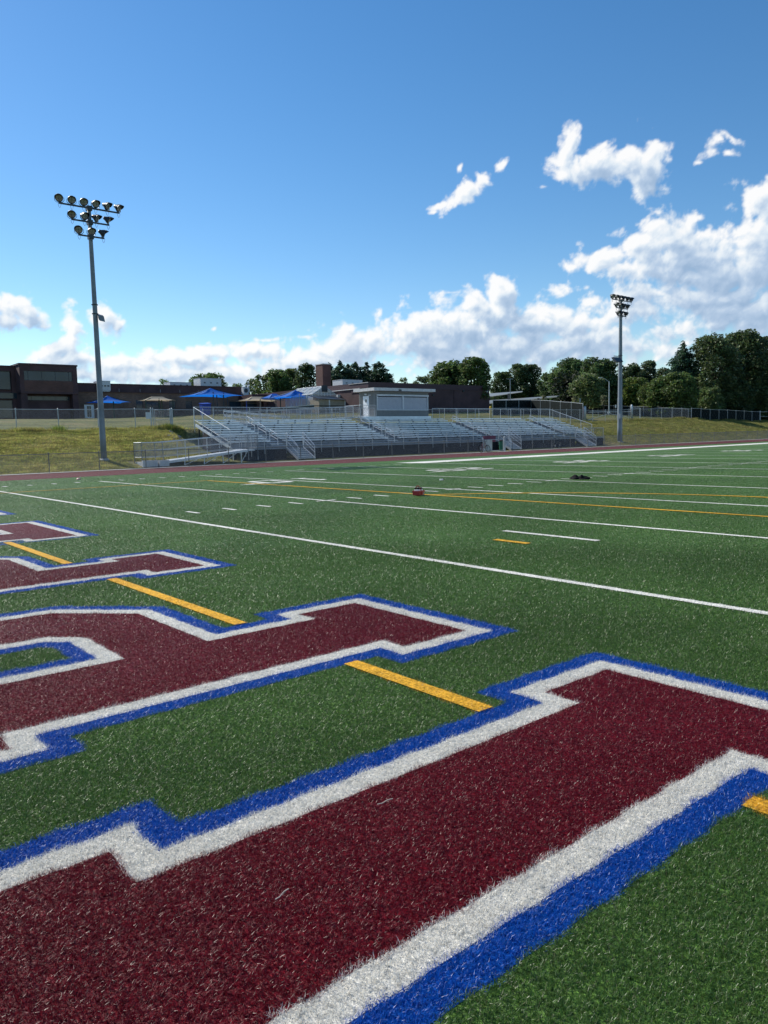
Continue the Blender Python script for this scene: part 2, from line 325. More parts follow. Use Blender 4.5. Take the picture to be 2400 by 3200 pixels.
Rpoly = [(-2.25, -12.50), (-2.25, -11.05), (-2.90, -11.05), (-2.90, -11.3), (-3.94, -11.3), (-3.94, -10.6), (-2.25, -9.9), (-2.25, -9.0), (-3.0, -9.0), (-3.96, -9.95), (-4.56, -9.30), (-5.75, -9.28), (-6.35, -9.9), (-6.35, -12.54), (-5.71, -12.54), (-5.71, -12.28), (-2.92, -12.28), (-2.92, -12.50)]
letters = [('L', Lpoly, None), ('I', Ipoly, None), ('P', Ppoly, hole0), ('P', sh(Ppoly, 4.65), sh(hole0, 4.65)), ('E', Epoly, None), ('R', Rpoly, sh(hole0, 15.02))]
LW, LB = .150, .300
LET = []
for nm, P, hl in letters:
    P = ccw(P); hl = ccw(hl) if hl else None
    LET.append(dict(n=nm, m=P, w=off_poly(P, LW), b=off_poly(P, LB), hm=hl, hw=off_poly(hl, -LW) if hl else None, hb=off_poly(hl, -LB) if hl else None))
def tess(mb, outer, hole, z, mi):
    polys = [[Vector((x, y, 0)) for x, y in outer]]
    if hole: polys.append([Vector((x, y, 0)) for x, y in hole])
    pts = [p for q in polys for p in q]
    tris = tessellate_polygon(polys)
    fs = []
    for t in tris:
        a, b, c = (pts[i] for i in t)
        fs.append(t if (b-a).cross(c-a).z > 0 else (t[0], t[2], t[1]))
    mb.add([(p.x, p.y, z) for p in pts], fs, mi)
letter_obs = []
for L in LET:
    mb = MB(); tess(mb, L['b'], L['hb'], .0015, 0); tess(mb, L['w'], L['hw'], .003, 1); tess(mb, L['m'], L['hm'], .0045, 2)
    o = mb.build('painted_letter', [M['lblue'], M['lwhite'], M['lmaroon']]); tag(o, kind='structure'); letter_obs.append(o)
# white lines: rectangles in (x0, x1, y0, y1); drawn as thin sheets and used again to colour the fibres
WL = []; YLs = []
S0 = .30
for k in range(0, 21):
    x = 4.572*k
    w = .05 if k else .055
    WL.append((x-w, x+w, -48.77, S0))
    if k:
        for yy in (-16.0, -32.77): WL.append((x-.30, x+.30, yy-.05, yy+.05))
for k in range(1, 100):
    if k % 5 == 0: continue
    x = .9144*k
    for y0, y1 in ((-16.31, -15.70), (-33.07, -32.46), (-.08, .52)): WL.append((x-.05, x+.05, y0, y1))
WL.append((-9.14, 22.86, S0+.2, S0+.30)) if False else None
WL.append((22.86, 68.58, .12, 2.55)); WL.append((2.76, 2.88, -25.32, -23.5))
WL.append((68.58, 110, .12, 2.55))
DIG = {}
def rects(L, x, yb, sx=1):
    # digit strokes in reading frame: u to the reader's right, v up; mapped to world x = x0 - u, y = yb - v
    return [(x-u1, x-u0, yb-v1, yb-v0) for u0, u1, v0, v1 in L]
t = .26; Wd, Hd = 1.15, 1.83
SEG = {'0': 'abcdef', '2': 'abged', '3': 'abgcd', '4': 'fgbc', '5': 'afgcd'}
def segs(ch):
    m_ = dict(a=(t*.6, Wd-t*.6, Hd-t, Hd), d=(t*.6, Wd-t*.6, 0, t), g=(t*.5, Wd-t*.5, Hd/2-t/2, Hd/2+t/2), f=(0, t, Hd/2, Hd-t*.6), b=(Wd-t, Wd, Hd/2, Hd-t*.6), e=(0, t, t*.6, Hd/2), c=(Wd-t, Wd, t*.6, Hd/2))
    if ch == '1': return [(Wd*.5-t/2, Wd*.5+t/2, 0, Hd), (Wd*.2, Wd*.8, 0, .16), (Wd*.26, Wd*.5, Hd-.42, Hd-.2)]
    return [m_[c] for c in SEG[ch]]
TRI = []
for k, s_ in ((2, '10'), (4, '20'), (6, '30'), (8, '40'), (10, '50'), (12, '40'), (14, '30')):
    x = 4.572*k
    WL += rects(segs(s_[0]), x+.33+Wd, -6.38); WL += rects(segs(s_[1]), x-.33, -6.38)
    if k < 10: TRI.append([(x-.33-Wd-.22, -7.75), (x-.33-Wd-.22, -8.2), (x-.33-Wd-1.1, -7.97)])
    if k > 10: TRI.append([(x+.33+Wd+.22, -7.75), (x+.33+Wd+1.1, -7.97), (x+.33+Wd+.22, -8.2)])
fl = MB()
def zl(y): return HF(y)+.006
for j, (x0, x1, y0, y1) in enumerate(WL):
    z = .006+.0006*(j % 4)
    cuts = [y0]+[c for c in (0., ) if y0 < c < y1]+[y1]
    for a, b in zip(cuts[:-1], cuts[1:]): fl.add([(x0, a, HF(a)+z), (x1, a, HF(a)+z), (x1, b, HF(b)+z), (x0, b, HF(b)+z)], [(0, 1, 2, 3)])
for T in TRI: fl.add([(x, y, .0085) for x, y in ccw(T)], [(0, 1, 2)])
tag(fl.build('field_lines', M['white']), kind='structure')
YL = [(-3.53, -3.41, -33.6, -15.2), (-9.1, 7.33, -4.17, -4.06), (7.21, 7.33, -44.6, -4.06), (1.87, 1.99, -24.75, -24.1)]
yl = MB()
def rough_gap(x0, x1, y0, y1):   # yellow six-yard line stops at the letters
    if (x0, x1) != (-3.53, -3.41): return [(x0, x1, y0, y1)]
    out = []; ys_ = np.arange(y0, y1, .02); cx = np.full(ys_.shape, -3.47)
    ins = np.zeros(ys_.shape, bool)
    for L in LET:
        i = pip(L['b'], cx, ys_)
        ins |= i
    st = None
    for y, i in zip(ys_, ins):
        if not i and st is None: st = y
        if i and st is not None: out.append((x0, x1, st, y)); st = None
    if st is not None: out.append((x0, x1, st, y1))
    return out
YR = []
for r_ in YL: YR += rough_gap(*r_)
for x0, x1, y0, y1 in YR: yl.add([(x0, y0, .010), (x1, y0, .010), (x1, y1, .010), (x0, y1, .010)], [(0, 1, 2, 3)])
ang = math.acos((7.27-1.93)/9.15); N = 40
for k in range(N):
    a0 = -ang+2*ang*k/N; a1 = -ang+2*ang*(k+1)/N
    yl.add([(1.93+r_*math.cos(a), -24.38+r_*math.sin(a), .0104) for r_, a in ((9.09, a0), (9.21, a0), (9.21, a1), (9.09, a1))], [(0, 1, 2, 3)])
tag(yl.build('yellow_lines', M['yellow']), kind='structure')
# ------------------------------------------------------------------ turf fibres near the camera, coloured by where they are rooted
CX, CY = CAM[0], CAM[1]
def classify(x, y):
    # 0 green, 1 white line, 2 yellow; 10*(k+1)+{0 blue,1 white,2 maroon} for letter k
    jx = x+rng.normal(0, .009, x.shape); jy = y+rng.normal(0, .009, x.shape)
    jx = jx+.012*np.sin(y*23+x*9); jy = jy+.012*np.sin(x*21-y*11)
    c = np.zeros(x.shape, int)
    for x0, x1, y0, y1 in WL:
        if x0 > 48: continue
        c[(jx > x0) & (jx < x1) & (jy > y0) & (jy < y1)] = 1
    for x0, x1, y0, y1 in YR: c[(jx > x0) & (jx < x1) & (jy > y0) & (jy < y1)] = 2
    rr = np.hypot(jx-1.93, jy+24.38); c[(jx > 7.27) & (np.abs(rr-9.15) < .06)] = 2
    for T in TRI: c[pip(T, jx, jy)] = 1
    for k, L in enumerate(LET):
        X0 = min(p[0] for p in L['b']); X1 = max(p[0] for p in L['b']); Y0 = min(p[1] for p in L['b']); Y1 = max(p[1] for p in L['b'])
        s = np.where((jx > X0) & (jx < X1) & (jy > Y0) & (jy < Y1))[0]
        if not len(s): continue
        a, b = jx[s], jy[s]
        for key, hk, v in (('b', 'hb', 0), ('w', 'hw', 1), ('m', 'hm', 2)):
            i = pip(L[key], a, b)
            if L[hk]: i &= ~pip(L[hk], a, b)
            c[s[i]] = 10*(k+1)+v
    return c
PAL = {0: GREEN, 1: WHITE, 2: YEL}
def fibres(r0, r1, dens, w, ln, seg2):
    half = R(44) if r0 < 6 else R(48) if r0 < 16 else R(44)
    n = int(dens*half*(r1*r1-r0*r0))
    rr = np.sqrt(rng.uniform(r0*r0, r1*r1, n)); rr = rr*np.exp(rng.normal(0, .05 if r0 < 10 else .09, n)); th = rng.uniform(-half, half, n)+YAW
    x = CX+rr*np.sin(th); y = CY+rr*np.cos(th)
    k = y < 6.5; x, y = x[k], y[k]; n = len(x)
    cl = classify(x, y)
    f = rng.uniform(0, 2*np.pi, n); lean = rng.normal(0, 1, (n, 2))*.75+np.array([.25, .1])
    nx = .5+.5*np.sin(x*1.7+np.sin(y*1.3)*2)*np.sin(y*1.9+1); L_ = ln*rng.uniform(.6, 1.25, n)*(.85+.3*nx)
    hx = np.stack([lean[:, 0], lean[:, 1], np.full(n, 1.0)], 1); hx /= np.linalg.norm(hx, axis=1)[:, None]
    side = np.stack([np.cos(f), np.sin(f), np.zeros(n)], 1)*(w*rng.uniform(.7, 1.3, n)/2)[:, None]
    z0 = np.interp(y, [-80, 0, 6.6], [0, 0, -.056])
    base = np.stack([x, y, z0], 1)
    midp = base+hx*(L_*.55)[:, None]
    bend = hx*.6+np.stack([rng.normal(0, .6, n), rng.normal(0, .6, n), rng.uniform(-.35, .35, n)], 1); bend /= np.linalg.norm(bend, axis=1)[:, None]
    tip = midp+bend*(L_*.5)[:, None]
    if seg2: quads = np.stack([base-side, base+side, midp+side*.9, midp-side*.9], 1); tris = np.stack([midp-side*.9, midp+side*.9, tip], 1)
    else: quads = None; tris = np.stack([base-side, base+side, tip], 1)
    colr = np.zeros((n, 3))
    for c in np.unique(cl):
        b = PAL[c] if c < 3 else (BLUE, WHITE, MAROON)[c % 10]
        colr[cl == c] = b
    va = rng.uniform(.62, 1.38, n)[:, None]; wt_ = (cl == 1) | ((cl > 9) & (cl % 10 == 1)); va[wt_] = 1.18+.25*(va[wt_]-1); colr = colr*va
    g = cl == 0
    patch = .5+.5*np.sin(x[g]*.9+1.3*np.sin(y[g]*.55))*np.sin(y[g]*.8+np.sin(x[g]*.4)*2)
    colr[g] *= (.86+.3*patch)[:, None]; colr[g] *= 1+rng.normal(0, .10, (g.sum(), 3))
    dry = g & (rng.uniform(0, 1, n) < .035); colr[dry] = np.array([.20, .19, .10])*rng.uniform(.6, 1.2, (dry.sum(), 1))
    ow = (cl % 10 == 1) & ((cl == 1) | (cl > 9)); gm = ow & (rng.uniform(0, 1, n) < .03); colr[gm] *= .35
    return quads, tris, np.clip(colr, .001, .9), cl
LOD = [(1.3, 4.0, 48000, .0016, .026, True), (4.0, 6.8, 32000, .0022, .025, False), (6.8, 11.0, 13000, .0034, .024, False), (11.0, 17.0, 5600, .0052, .017, False), (17.0, 27.0, 2300, .0085, .012, False), (27.0, 42.0, 600, .016, .010, False)]
acc = {}
for a in LOD:
    q, t_, c_, cl = fibres(*a)
    keyz = np.where(cl < 10, cl, cl//10*10)
    for k in np.unique(keyz):
        s = keyz == k
        if q is not None: acc.setdefault((int(k), 4), []).append((q[s], c_[s]))
        acc.setdefault((int(k), 3), []).append((t_[s], c_[s]))
for k in sorted({k for k, _ in acc}):
    # triangles and quads: store quads as two triangles so one mesh holds all fibres of that colour area
    T = []; Cc = []
    for q, c in acc.get((k, 4), []): T += [q[:, [0, 1, 2]], q[:, [0, 2, 3]]]; Cc += [c, c]
    for t3, c in acc.get((k, 3), []): T.append(t3); Cc.append(c)
    nm = {0: 'turf_fibres', 1: 'white_line_fibres', 2: 'yellow_line_fibres'}.get(k, 'letter_fibres')
    o = npmesh(nm, np.concatenate(T), 3, M['blade'], np.concatenate(Cc))
    if k >= 10: o.parent = letter_obs[k//10-1]
    else: tag(o, kind='stuff', label={0: 'short green artificial turf fibres covering the playing field', 1: 'white turf fibres of the yard lines', 2: 'yellow turf fibres of the soccer lines'}[k], cat='turf')
# stray dry stems on the maroon letter
for (px_, py_, ln_, rz_) in ((609*1.4467, 1931*1.4467, .035, .3), (832*1.4467, 1731*1.4467, .04, -.1)):
    r_ = ray(px_, py_); P_ = CAM+r_*((.03-CAM[2])/r_[2]); mb = MB()
    pts = [P_+np.array([math.cos(rz_)*ln_*s, math.sin(rz_)*ln_*s, .004*math.sin(3*s)]) for s in (-1, -.4, .3, 1)]
    mb.path(pts, .0022, 5); o = mb.build('dry_stem', mat('straw', (.55, .45, .36), .8))
    tag(o, 'dry pale stem lying on the maroon letter nearest the camera' if rz_ > 0 else 'thin white stem lying further up the maroon letter', 'stem')
# ------------------------------------------------------------------ floodlight poles
def light_pole(px_, py_, zb, rows, wb, wt, label, seed, left):
    top = rows[0][0]+.12
    t_ = thing('floodlight_pole', (px_, py_, zb), label, 'light pole', 'tall floodlight poles beside the track')
    mb = MB(); prof = []; n = 12
    for k in range(9):
        f = k/8; r = (wb+(wt-wb)*f)/2
        prof.append((r, zb-.4+(top-zb+.4)*f))
    mb.rev(prof, (px_, py_, 0), n=n); o = mb.build('pole', M['pole'], t_, True)
    for z in (rows[0][0]-6.9, rows[0][0]-6.3, zb+.03):
        mb = MB(); mb.rev([(wt/2+.09, z), (wt/2+.09, z+.05)] if z > zb+1 else [(wb/2+.16, z-.3), (wb/2+.16, z+.06), (wb/2+.05, z+.12)], (px_, py_, 0), n=12); mb.build('collar' if z > zb+1 else 'footing', M['darkmetal'] if z > zb+1 else M['concrete'], t_)
    rr = random.Random(seed)
    for ri, (z, hw, nl) in enumerate(rows):
        mb = MB(); mb.sqbar((px_-hw, py_-.17, z), (px_+hw, py_-.17, z), .09, .09)
        mb.box(px_-.16, px_+.16, py_-.2, py_+.17, z-.14, z+.16)
        for k in range(nl):     # cable loops below the arm
            x = px_-hw+.06+k*(2*hw-.12)/(nl-1); pts = [(x-.10+.02*j, py_-.17, z-.05-.24*math.sin(j/10*math.pi)) for j in range(11)]; mb.path(pts, .011, 4)
        mb.build('crossarm', M['darkmetal'], t_)
        for k in range(nl):
            x = px_-hw+.06+k*(2*hw-.12)/(nl-1); base = Vector((x, py_-.17, z+.06))
            yawl = R(AIM[left][ri][k]); tilt = R(-24+rr.uniform(-5, 5))
            Mx = Matrix.Translation(base+Vector((0, 0, .28))) @ Matrix.Rotation(yawl, 4, 'Z') @ Matrix.Rotation(-tilt, 4, 'X') @ Matrix.Scale(.82, 4)
            # local: -Y is where the lamp looks
            hb = MB(); hb.rev([(.05, .40), (.13, .36), (.17, .22), (.27, .05), (.30, -.02), (.315, -.10)], (0, 0, 0), (0, 1, 0), n=20)
            vis = []; nseg = 12       # visor over the top half
            for j in range(nseg+1):
                a = math.pi*j/nseg; vis += [(.315*math.cos(a), -.09, .315*math.sin(a)), (.33*math.cos(a), -.12-.26*math.sin(a), .33*math.sin(a)), (.345*math.cos(a), -.12-.26*math.sin(a), .345*math.sin(a)), (.33*math.cos(a), -.09, .33*math.sin(a))]
            fs = []
            for j in range(nseg):
                for q_ in range(4): fs.append((4*j+q_, 4*j+(q_+1) % 4, 4*j+4+(q_+1) % 4, 4*j+4+q_))
            hb.add(vis, fs); hb.v = [tuple(Mx @ Vector(v)) for v in hb.v]; lamp = hb.build('floodlight', M['darkmetal'], t_, True)
            lb = MB(); lb.rev([(.285, -.105), (.24, -.13), (.12, -.15), (.01, -.155)], (0, 0, 0), (0, 1, 0), n=20); lb.v = [tuple(Mx @ Vector(v)) for v in lb.v]; q = lb.build('lens', M['lens'], None, True); q.parent = lamp
            lb = MB(); lb.bar((-.29, -.165, 0), (.29, -.165, 0), .009, n=4); lb.bar((0, -.165, -.29), (0, -.165, .29), .009, n=4); lb.v = [tuple(Mx @ Vector(v)) for v in lb.v]; q = lb.build('guard', M['darkmetal']); q.parent = lamp
            yb = MB(); My = Matrix.Translation(base) @ Matrix.Rotation(yawl, 4, 'Z'); pts = [(-.345, .02, .36), (-.36, .02, .14), (-.22, .02, 0), (.22, .02, 0), (.36, .02, .14), (.345, .02, .36)]
            pts = [My @ (Vector(p)*.82) for p in pts]
            for a, b in zip(pts[:-1], pts[1:]): yb.sqbar(a, b, .05, .022)
            q = yb.build('yoke', M['darkmetal']); q.parent = lamp
    return t_
AIM = {1: [[-28, -8, -4, 12, 38, 40], [-26, 22, 46, 62], [-30, 8, 86]], 0: [[-8, 6, 36, 52, 66, 76], [4, 14, 66, 78], [2, 46, 84]]}
# aim values turn the lamp from -Y towards +X; convert to rotation about Z
PL = light_pole(12.24, 21, .35, [(17.15, 2.0, 6), (16.24, 1.25, 4), (15.31, .86, 3)], .42, .25, 'tall grey floodlight pole on the grass bank left of the bleachers, thirteen lamps', 3, 1)
fx = MB(); fx.box(12.42, 12.56, 20.5, 20.98, 10.0, 10.12); fx.build('bracket', M['darkmetal'], PL)
fx = MB(); fx.hexa([(12.3, 20.4, 9.75), (12.68, 20.45, 9.7), (12.76, 20.9, 9.85), (12.4, 20.85, 9.9), (12.27, 20.45, 10.12), (12.64, 20.5, 10.07), (12.72, 20.95, 10.22), (12.36, 20.9, 10.27)]); fx.build('area_light', M['pole'], PL)
PR = light_pole(72.95, 20, .1, [(16.56, 1.98, 6), (15.68, 1.2, 4), (14.8, .86, 3)], .62, .34, 'tall grey floodlight pole right of the bleachers, with a square lamp halfway up', 4, 0)
fx = MB(); fx.sqbar((71.2, 19.7, 10.12), (72.85, 19.9, 10.16), .08); fx.build('bracket', M['darkmetal'], PR)
fx = MB(); fx.hexa([(70.85, 19.1, 9.42), (72.2, 19.1, 9.46), (72.2, 19.35, 9.40), (70.85, 19.35, 9.36), (70.85, 19.6, 9.98), (72.2, 19.6, 10.02), (72.2, 19.85, 9.96), (70.85, 19.85, 9.92)]); fx.build('area_light', M['darkmetal'], PR)
fx = MB(); fx.box(72.2, 72.62, 19.45, 19.66, 2.95, 3.5); fx.bar((72.6, 19.55, .1), (72.6, 19.55, 2.95), .03); fx.build('junction_box', M['pole'], PR)
# ------------------------------------------------------------------ chain-link fences
def fence(name, pts, h, sp, label, pr=.03, pitch=.08, wr=.0026, wm='wire', pm='galv', botrail=True, zf=None, screen=None, skip=(), midrail=False):
    zf = zf or (lambda x, y: float(H(x, y)))
    t_ = thing(name, (pts[0][0], pts[0][1], zf(*pts[0])), label, 'fence')
    posts = []; wire = MB(); rail = MB(); scr = MB()
    for (x0, y0), (x1, y1) in zip(pts[:-1], pts[1:]):
        L = math.hypot(x1-x0, y1-y0); n = max(1, round(L/sp))
        P = [(x0+(x1-x0)*k/n, y0+(y1-y0)*k/n) for k in range(n+1)]
        for k, (x, y) in enumerate(P):
            if not posts or math.hypot(x-posts[-1][0], y-posts[-1][1]) > .5: posts.append((x, y))
        for a, b in zip(P[:-1], P[1:]):
            if any(s0 < (a[0]+b[0])/2 < s1 for s0, s1 in skip):
                rail.build('rail', M[pm], t_); rail = MB(); continue
            za, zb = zf(*a), zf(*b)
            chainlink(wire, (a[0], a[1], za+.04), (b[0], b[1], za+.04), h-.06, pitch, wr) if abs(za-zb) < 1e-3 else chainlink(wire, (a[0], a[1], za+.04), (b[0], b[1], zb+.04), h-.06, pitch, wr)
            rail.bar((a[0], a[1], za+h), (b[0], b[1], zb+h), pr*.72, n=6, caps=False)
            if midrail: rail.bar((a[0], a[1], za+h*.5), (b[0], b[1], zb+h*.5), pr*.6, n=6, caps=False)
            if botrail: rail.bar((a[0], a[1], za+.05), (b[0], b[1], zb+.05), .011, n=4, caps=False)
            if screen: scr.hexa([(a[0], a[1]+.04, za+.05), (b[0], b[1]+.04, zb+.05), (b[0], b[1]+.055, zb+.05), (a[0], a[1]+.055, za+.05), (a[0], a[1]+.04, za+h-.04), (b[0], b[1]+.04, zb+h-.04), (b[0], b[1]+.055, zb+h-.04), (a[0], a[1]+.055, za+h-.04)])
    rail.build('rail', M[pm], t_); wire.build('wire_mesh', M[wm], t_)
    if screen: scr.build('windscreen', M['screen'], t_)
    pr_ = [p for p in posts if p[0] > -3][:100]
    for x, y in pr_:
        m_ = MB(); z = zf(x, y); m_.rev([(pr, z-.1), (pr, z+h+.02), (pr*1.25, z+h+.03), (pr*1.2, z+h+.07), (pr*.3, z+h+.10)], (x, y, 0), n=8); m_.build('post', M[pm], t_)
    return t_
zt = lambda x, y: HF(y)
x0 = 13.19-3.045*2-2*3.045   # posts at the spacing seen in the photo
xq = [p[0] for p in [at(154, 1461, 17.3)]][0]
fence('track_fence', [(xq-3.07*3, 17.3), (xq+3.07*44, 17.3)], 1.17, 3.07, 'low chain link fence along the far side of the running track', .03, .085, .0038, 'darkwire', 'darkpost', zf=zt, skip=((46.3, 49.1), ))
gt = thing('track_gate', (46.4, 17.3, -.18), 'small open framed gate in the low track fence, with a cream sign on it', 'gate')
mb = MB(); mb.path([(46.45, 17.3, -.05), (46.45, 17.3, .98), (49.2, 17.3, 1.02), (49.2, 17.3, -.05), (46.45, 17.3, -.05)], .028); mb.build('gate_frame', M['galv'], gt)
mb = MB(); mb.rev([(.05, -.25), (.05, 1.1), (.02, 1.14)], (46.4, 17.3, 0), n=8); mb.build('post', M['galv'], gt)
mb = MB(); mb.rev([(.09, -.25), (.09, 1.2), (.03, 1.26)], (49.4, 17.3, 0), n=8); mb.build('post', M['galv'], gt)
mb = MB(); mb.box(46.55, 47.6, 17.25, 17.27, .02, .98); mb.build('sign_panel', M['cream'], gt)
HB = 1.72
fence('bank_fence', [(at(160, 1348, 32)[0]-3.05*6, 32), (at(160, 1348, 32)[0]+3.05*3.3, 32)], HB, 3.05, 'chain link fence on top of the grass bank in front of the school, left part', .034, .095, .0034)
# walk gate in it
gx = at(474, 1345, 32)[0]; gx2 = at(540, 1345, 32)[0]
g2 = thing('bank_gate', (gx, 32, 2.6), 'open chain link gate in the bank fence left of the bleachers', 'gate')
for x, r_ in ((gx, .055), (gx+.18, .04), (gx2, .06), (gx2-.12, .04)):
    mb = MB(); z = float(H(x, 32)); mb.rev([(r_, z-.1), (r_, z+HB+.1), (.01, z+HB+.16)], (x, 32, 0), n=8); mb.build('post', M['galv'], g2)
mb = MB(); mb.path([(gx2, 32, 4.35), (gx2-1.0, 33.4, 4.35), (gx2-1.0, 33.4, 2.75), (gx2, 32, 2.75)], .025); mb.path([(gx2, 32, 3.5), (gx2-1.0, 33.4, 3.5)], .02); mb.build('gate_frame', M['galv'], g2)
mb = MB(); chainlink(mb, (gx2-1.0, 33.4, 2.75), (gx2, 32, 2.75), 1.6, .1, .003); mb.build('wire_mesh', M['wire'], g2)
mb = MB(); chainlink(mb, (gx+.2, 32, float(H(gx, 32))+.05), (gx2-.1, 32, float(H(gx2, 32))+.05), HB-.1, .1, .003); mb.bar((gx, 32, float(H(gx, 32))+HB), (gx2, 32, float(H(gx2, 32))+HB), .022); mb.build('panel', M['wire'], g2)
mb = MB(); xs_ = at(463, 1291, 32)[0]; mb.box(xs_-.25, xs_+.25, 31.93, 31.95, 3.55, 4.1); mb.build('notice_plate', M['hvac'], g2)
fence('bank_fence', [(gx2, 32), (84.7, 32)], HB, 3.02, 'chain link fence running behind the bleachers on top of the bank', .03, .13, .0042)
fence('bank_fence', [(84.72, 32), (96.7, 32)], HB, 3.0, 'chain link fence on the bank in front of the wide pipe gate', .03, .12, .004)
fence('bank_fence', [(96.72, 32), (111.7, 32)], HB, 3.0, 'chain link fence climbing over the grassy mound, right of the wide pipe gate', .03, .12, .004)
fence('bank_fence', [(111.72, 32), (136.1, 32)], 1.86, 3.05, 'chain link fence with dark windscreen at the right edge of the grass bank', .034, .9, .002, 'darkwire', screen=True)
g3 = thing('edge_gate', (136.4, 32, 2.4), 'galvanised fence gate past the dark windscreen at the right edge', 'gate')
for x in (136.3, 141.5):
    mb = MB(); z = float(H(x, 32)); mb.rev([(.07, z-.1), (.07, z+1.95), (.02, z+2)], (x, 32, 0), n=8); mb.build('post', M['galv'], g3)
mb = MB(); z = float(H(138.5, 32)); mb.path([(136.4, 32, z+1.85), (141.4, 32, z+1.85), (141.4, 32, z+.15), (136.4, 32, z+.15)], .03); mb.path([(136.4, 32, z+1), (141.4, 32, z+1)], .025); mb.build('gate_frame', M['galv'], g3)
pA = at(1992, 1283, 62); fence('far_screen_fence', [(113.5, 33.5), (116, 46), (112, 60), (104, 66)], 1.7, 3.2, 'far fence with dark windscreen beyond the mown grass, behind the mound', .03, .9, .002, 'darkwire', screen=True)
fence('lot_fence', [(88.3, 36.2), (at(1660, 1254, 52)[0], 52), (at(1540, 1254, 52)[0], 52)], 2.45, 3.4, 'tall fence with dark screen sloping down from the brick gym to the pipe gate', .045, .9, .002, 'darkwire', screen=True, midrail=True)
# wide pipe gate
g4 = thing('pipe_gate', (88.5, 36, 3.1), 'wide pipe gate between two fat grey posts on the grass beyond the fence', 'gate')
for x, zt_, r_ in ((88.5, 5.07, .19), (100.77, 5.4, .17)):
    mb = MB(); mb.rev([(r_, 2.7), (r_, zt_), (r_*.6, zt_+.12), (.02, zt_+.15)], (x, 36, 0), n=12); mb.build('post', M['galv'], g4, True)
mb = MB(); zc = 4.35
mb.bar((89.3, 36, 4.33), (94.4, 36.2, 4.42), .035); mb.bar((94.9, 36.2, 4.4), (100.6, 36, 4.42), .035); mb.bar((89.2, 36, 3.15), (94.5, 36.1, 4.1), .032); mb.bar((95.1, 36.1, 4.1), (100.6, 36, 3.5), .032)
mb.bar((100.8, 36, 5.0), (103.1, 36, 5.0), .03); mb.bar((103.1, 36, 3.0), (103.1, 36, 5.0), .07)
mb.bar((92, 36.1, 3.7), (92, 36.1, 4.38), .02); mb.box(94.5, 95.0, 36.05, 36.3, 4.2, 4.45); mb.build('gate_arm', M['handrail'], g4)
# ------------------------------------------------------------------ bleachers
XL, XR, YF, YS, ZD = 22.6, 70.2, 20.3, 21.8, .84
AIS = [26.9, 39.5, 52.0, 64.8]; NR = 10
B = thing('bleachers', (46, 24, 0), 'long aluminium bleachers with ten rows of benches on the far side of the track', 'bleachers')
mb = MB(); mb.box(XL, XR, YF, YS-.01, ZD-.09, ZD)
for k in range(9): mb.box(XL, XR, YF+.02+k*.165, YF+.03+k*.165, ZD-.01, ZD+.006)
mb.build('walkway', M['aludull'], B)
cuts = [XL]+[c for a in AIS for c in (a-.65, a+.65)]+[XR]
for r_ in range(NR):
    y = YS+.61*r_; z = ZD+.203*(r_+1)
    mb = MB(); mb.box(XL, XR, y+.05, y+.60, z-.05, z); mb.box(XL, XR, y+.03, y+.048, z-.17, z-.004, 0); mb.build('footboard', [M['aludull'], M['alu']], B)  # darker metal on the risers paints the shaded gap under each bench
    mb = MB(); zs = z+.43-.203
    for k in range(0, len(cuts), 2):
        a, b = cuts[k], cuts[k+1]
        mb.box(a, b, y+.30, y+.55, zs+.155, zs+.205); mb.box(a, b, y+.29, y+.299, zs+.085, zs+.205)
        x = a+.5+.35*((r_*.61) % 1.83); n = int((b-a)/1.83)
        for j in range(n+1):
            xx = a+.35+((r_*.42) % 1.5)+j*1.83
            if xx > b-.15: break
            mb.box(xx-.075, xx+.075, y+.27, y+.36, zs, zs+.112, 1)
    mb.build('bench', [M['alu'], M['darkmetal']], B)
for a in AIS:       # aisle treads
    mb = MB()
    for r_ in range(NR):
        y = YS+.61*r_; z = ZD+.203*(r_+1); mb.box(a-.6, a+.6, y-.22, y+.044, z-.14, z-.10); mb.box(a-.6, a+.6, y-.22, y-.2, z-.2, z-.141, 1)
    mb.build('aisle_step', [M['alu'], M['darkmetal']], B)
    for y0, y1 in ((22.0, 23.24), (23.79, 25.08), (25.63, 26.9)):
        mb = MB(); za = ZD+.203*((y0-YS)/.61+.9); zb = ZD+.203*((y1-YS)/.61+.9); r = .028
        mb.path([(a, y0, za-.1), (a, y0, za+.80), (a, y0+.06, za+.86), (a, y1-.06, zb+.84), (a, y1, zb+.78), (a, y1, zb-.1)], r); mb.bar((a, y0, za+.42), (a, y1, zb+.42), r*.9)
        mb.build('aisle_handrail', M['handrail'], B)
sk = MB(); 
st = [(26.65, 28.25), (51.9, 53.5), (64.7, 66.3)]
e_ = [XL+.1]+[c for s_ in st for c in s_]+[XR-.1]
for k in range(0, len(e_), 2): sk.box(e_[k], e_[k+1], YF+.06, YF+.08, -.12, ZD-.1)
sk.build('skirt', M['skirt'], B)
un = MB()
for x in np.arange(XL+.15, XR, 2.38):
    for r_ in (1, 4, 7, 9.6): y = YS+.61*r_; un.sqbar((x, y, .02 if y < 26 else .6), (x, y, ZD+.2*r_), .08)
    un.sqbar((x, YS, ZD), (x, YS+6.0, ZD+2.0), .09, .14); un.sqbar((x, YS, .1), (x, YS+6.0, .6), .07)
un.build('understructure', M['darkmetal'], B)
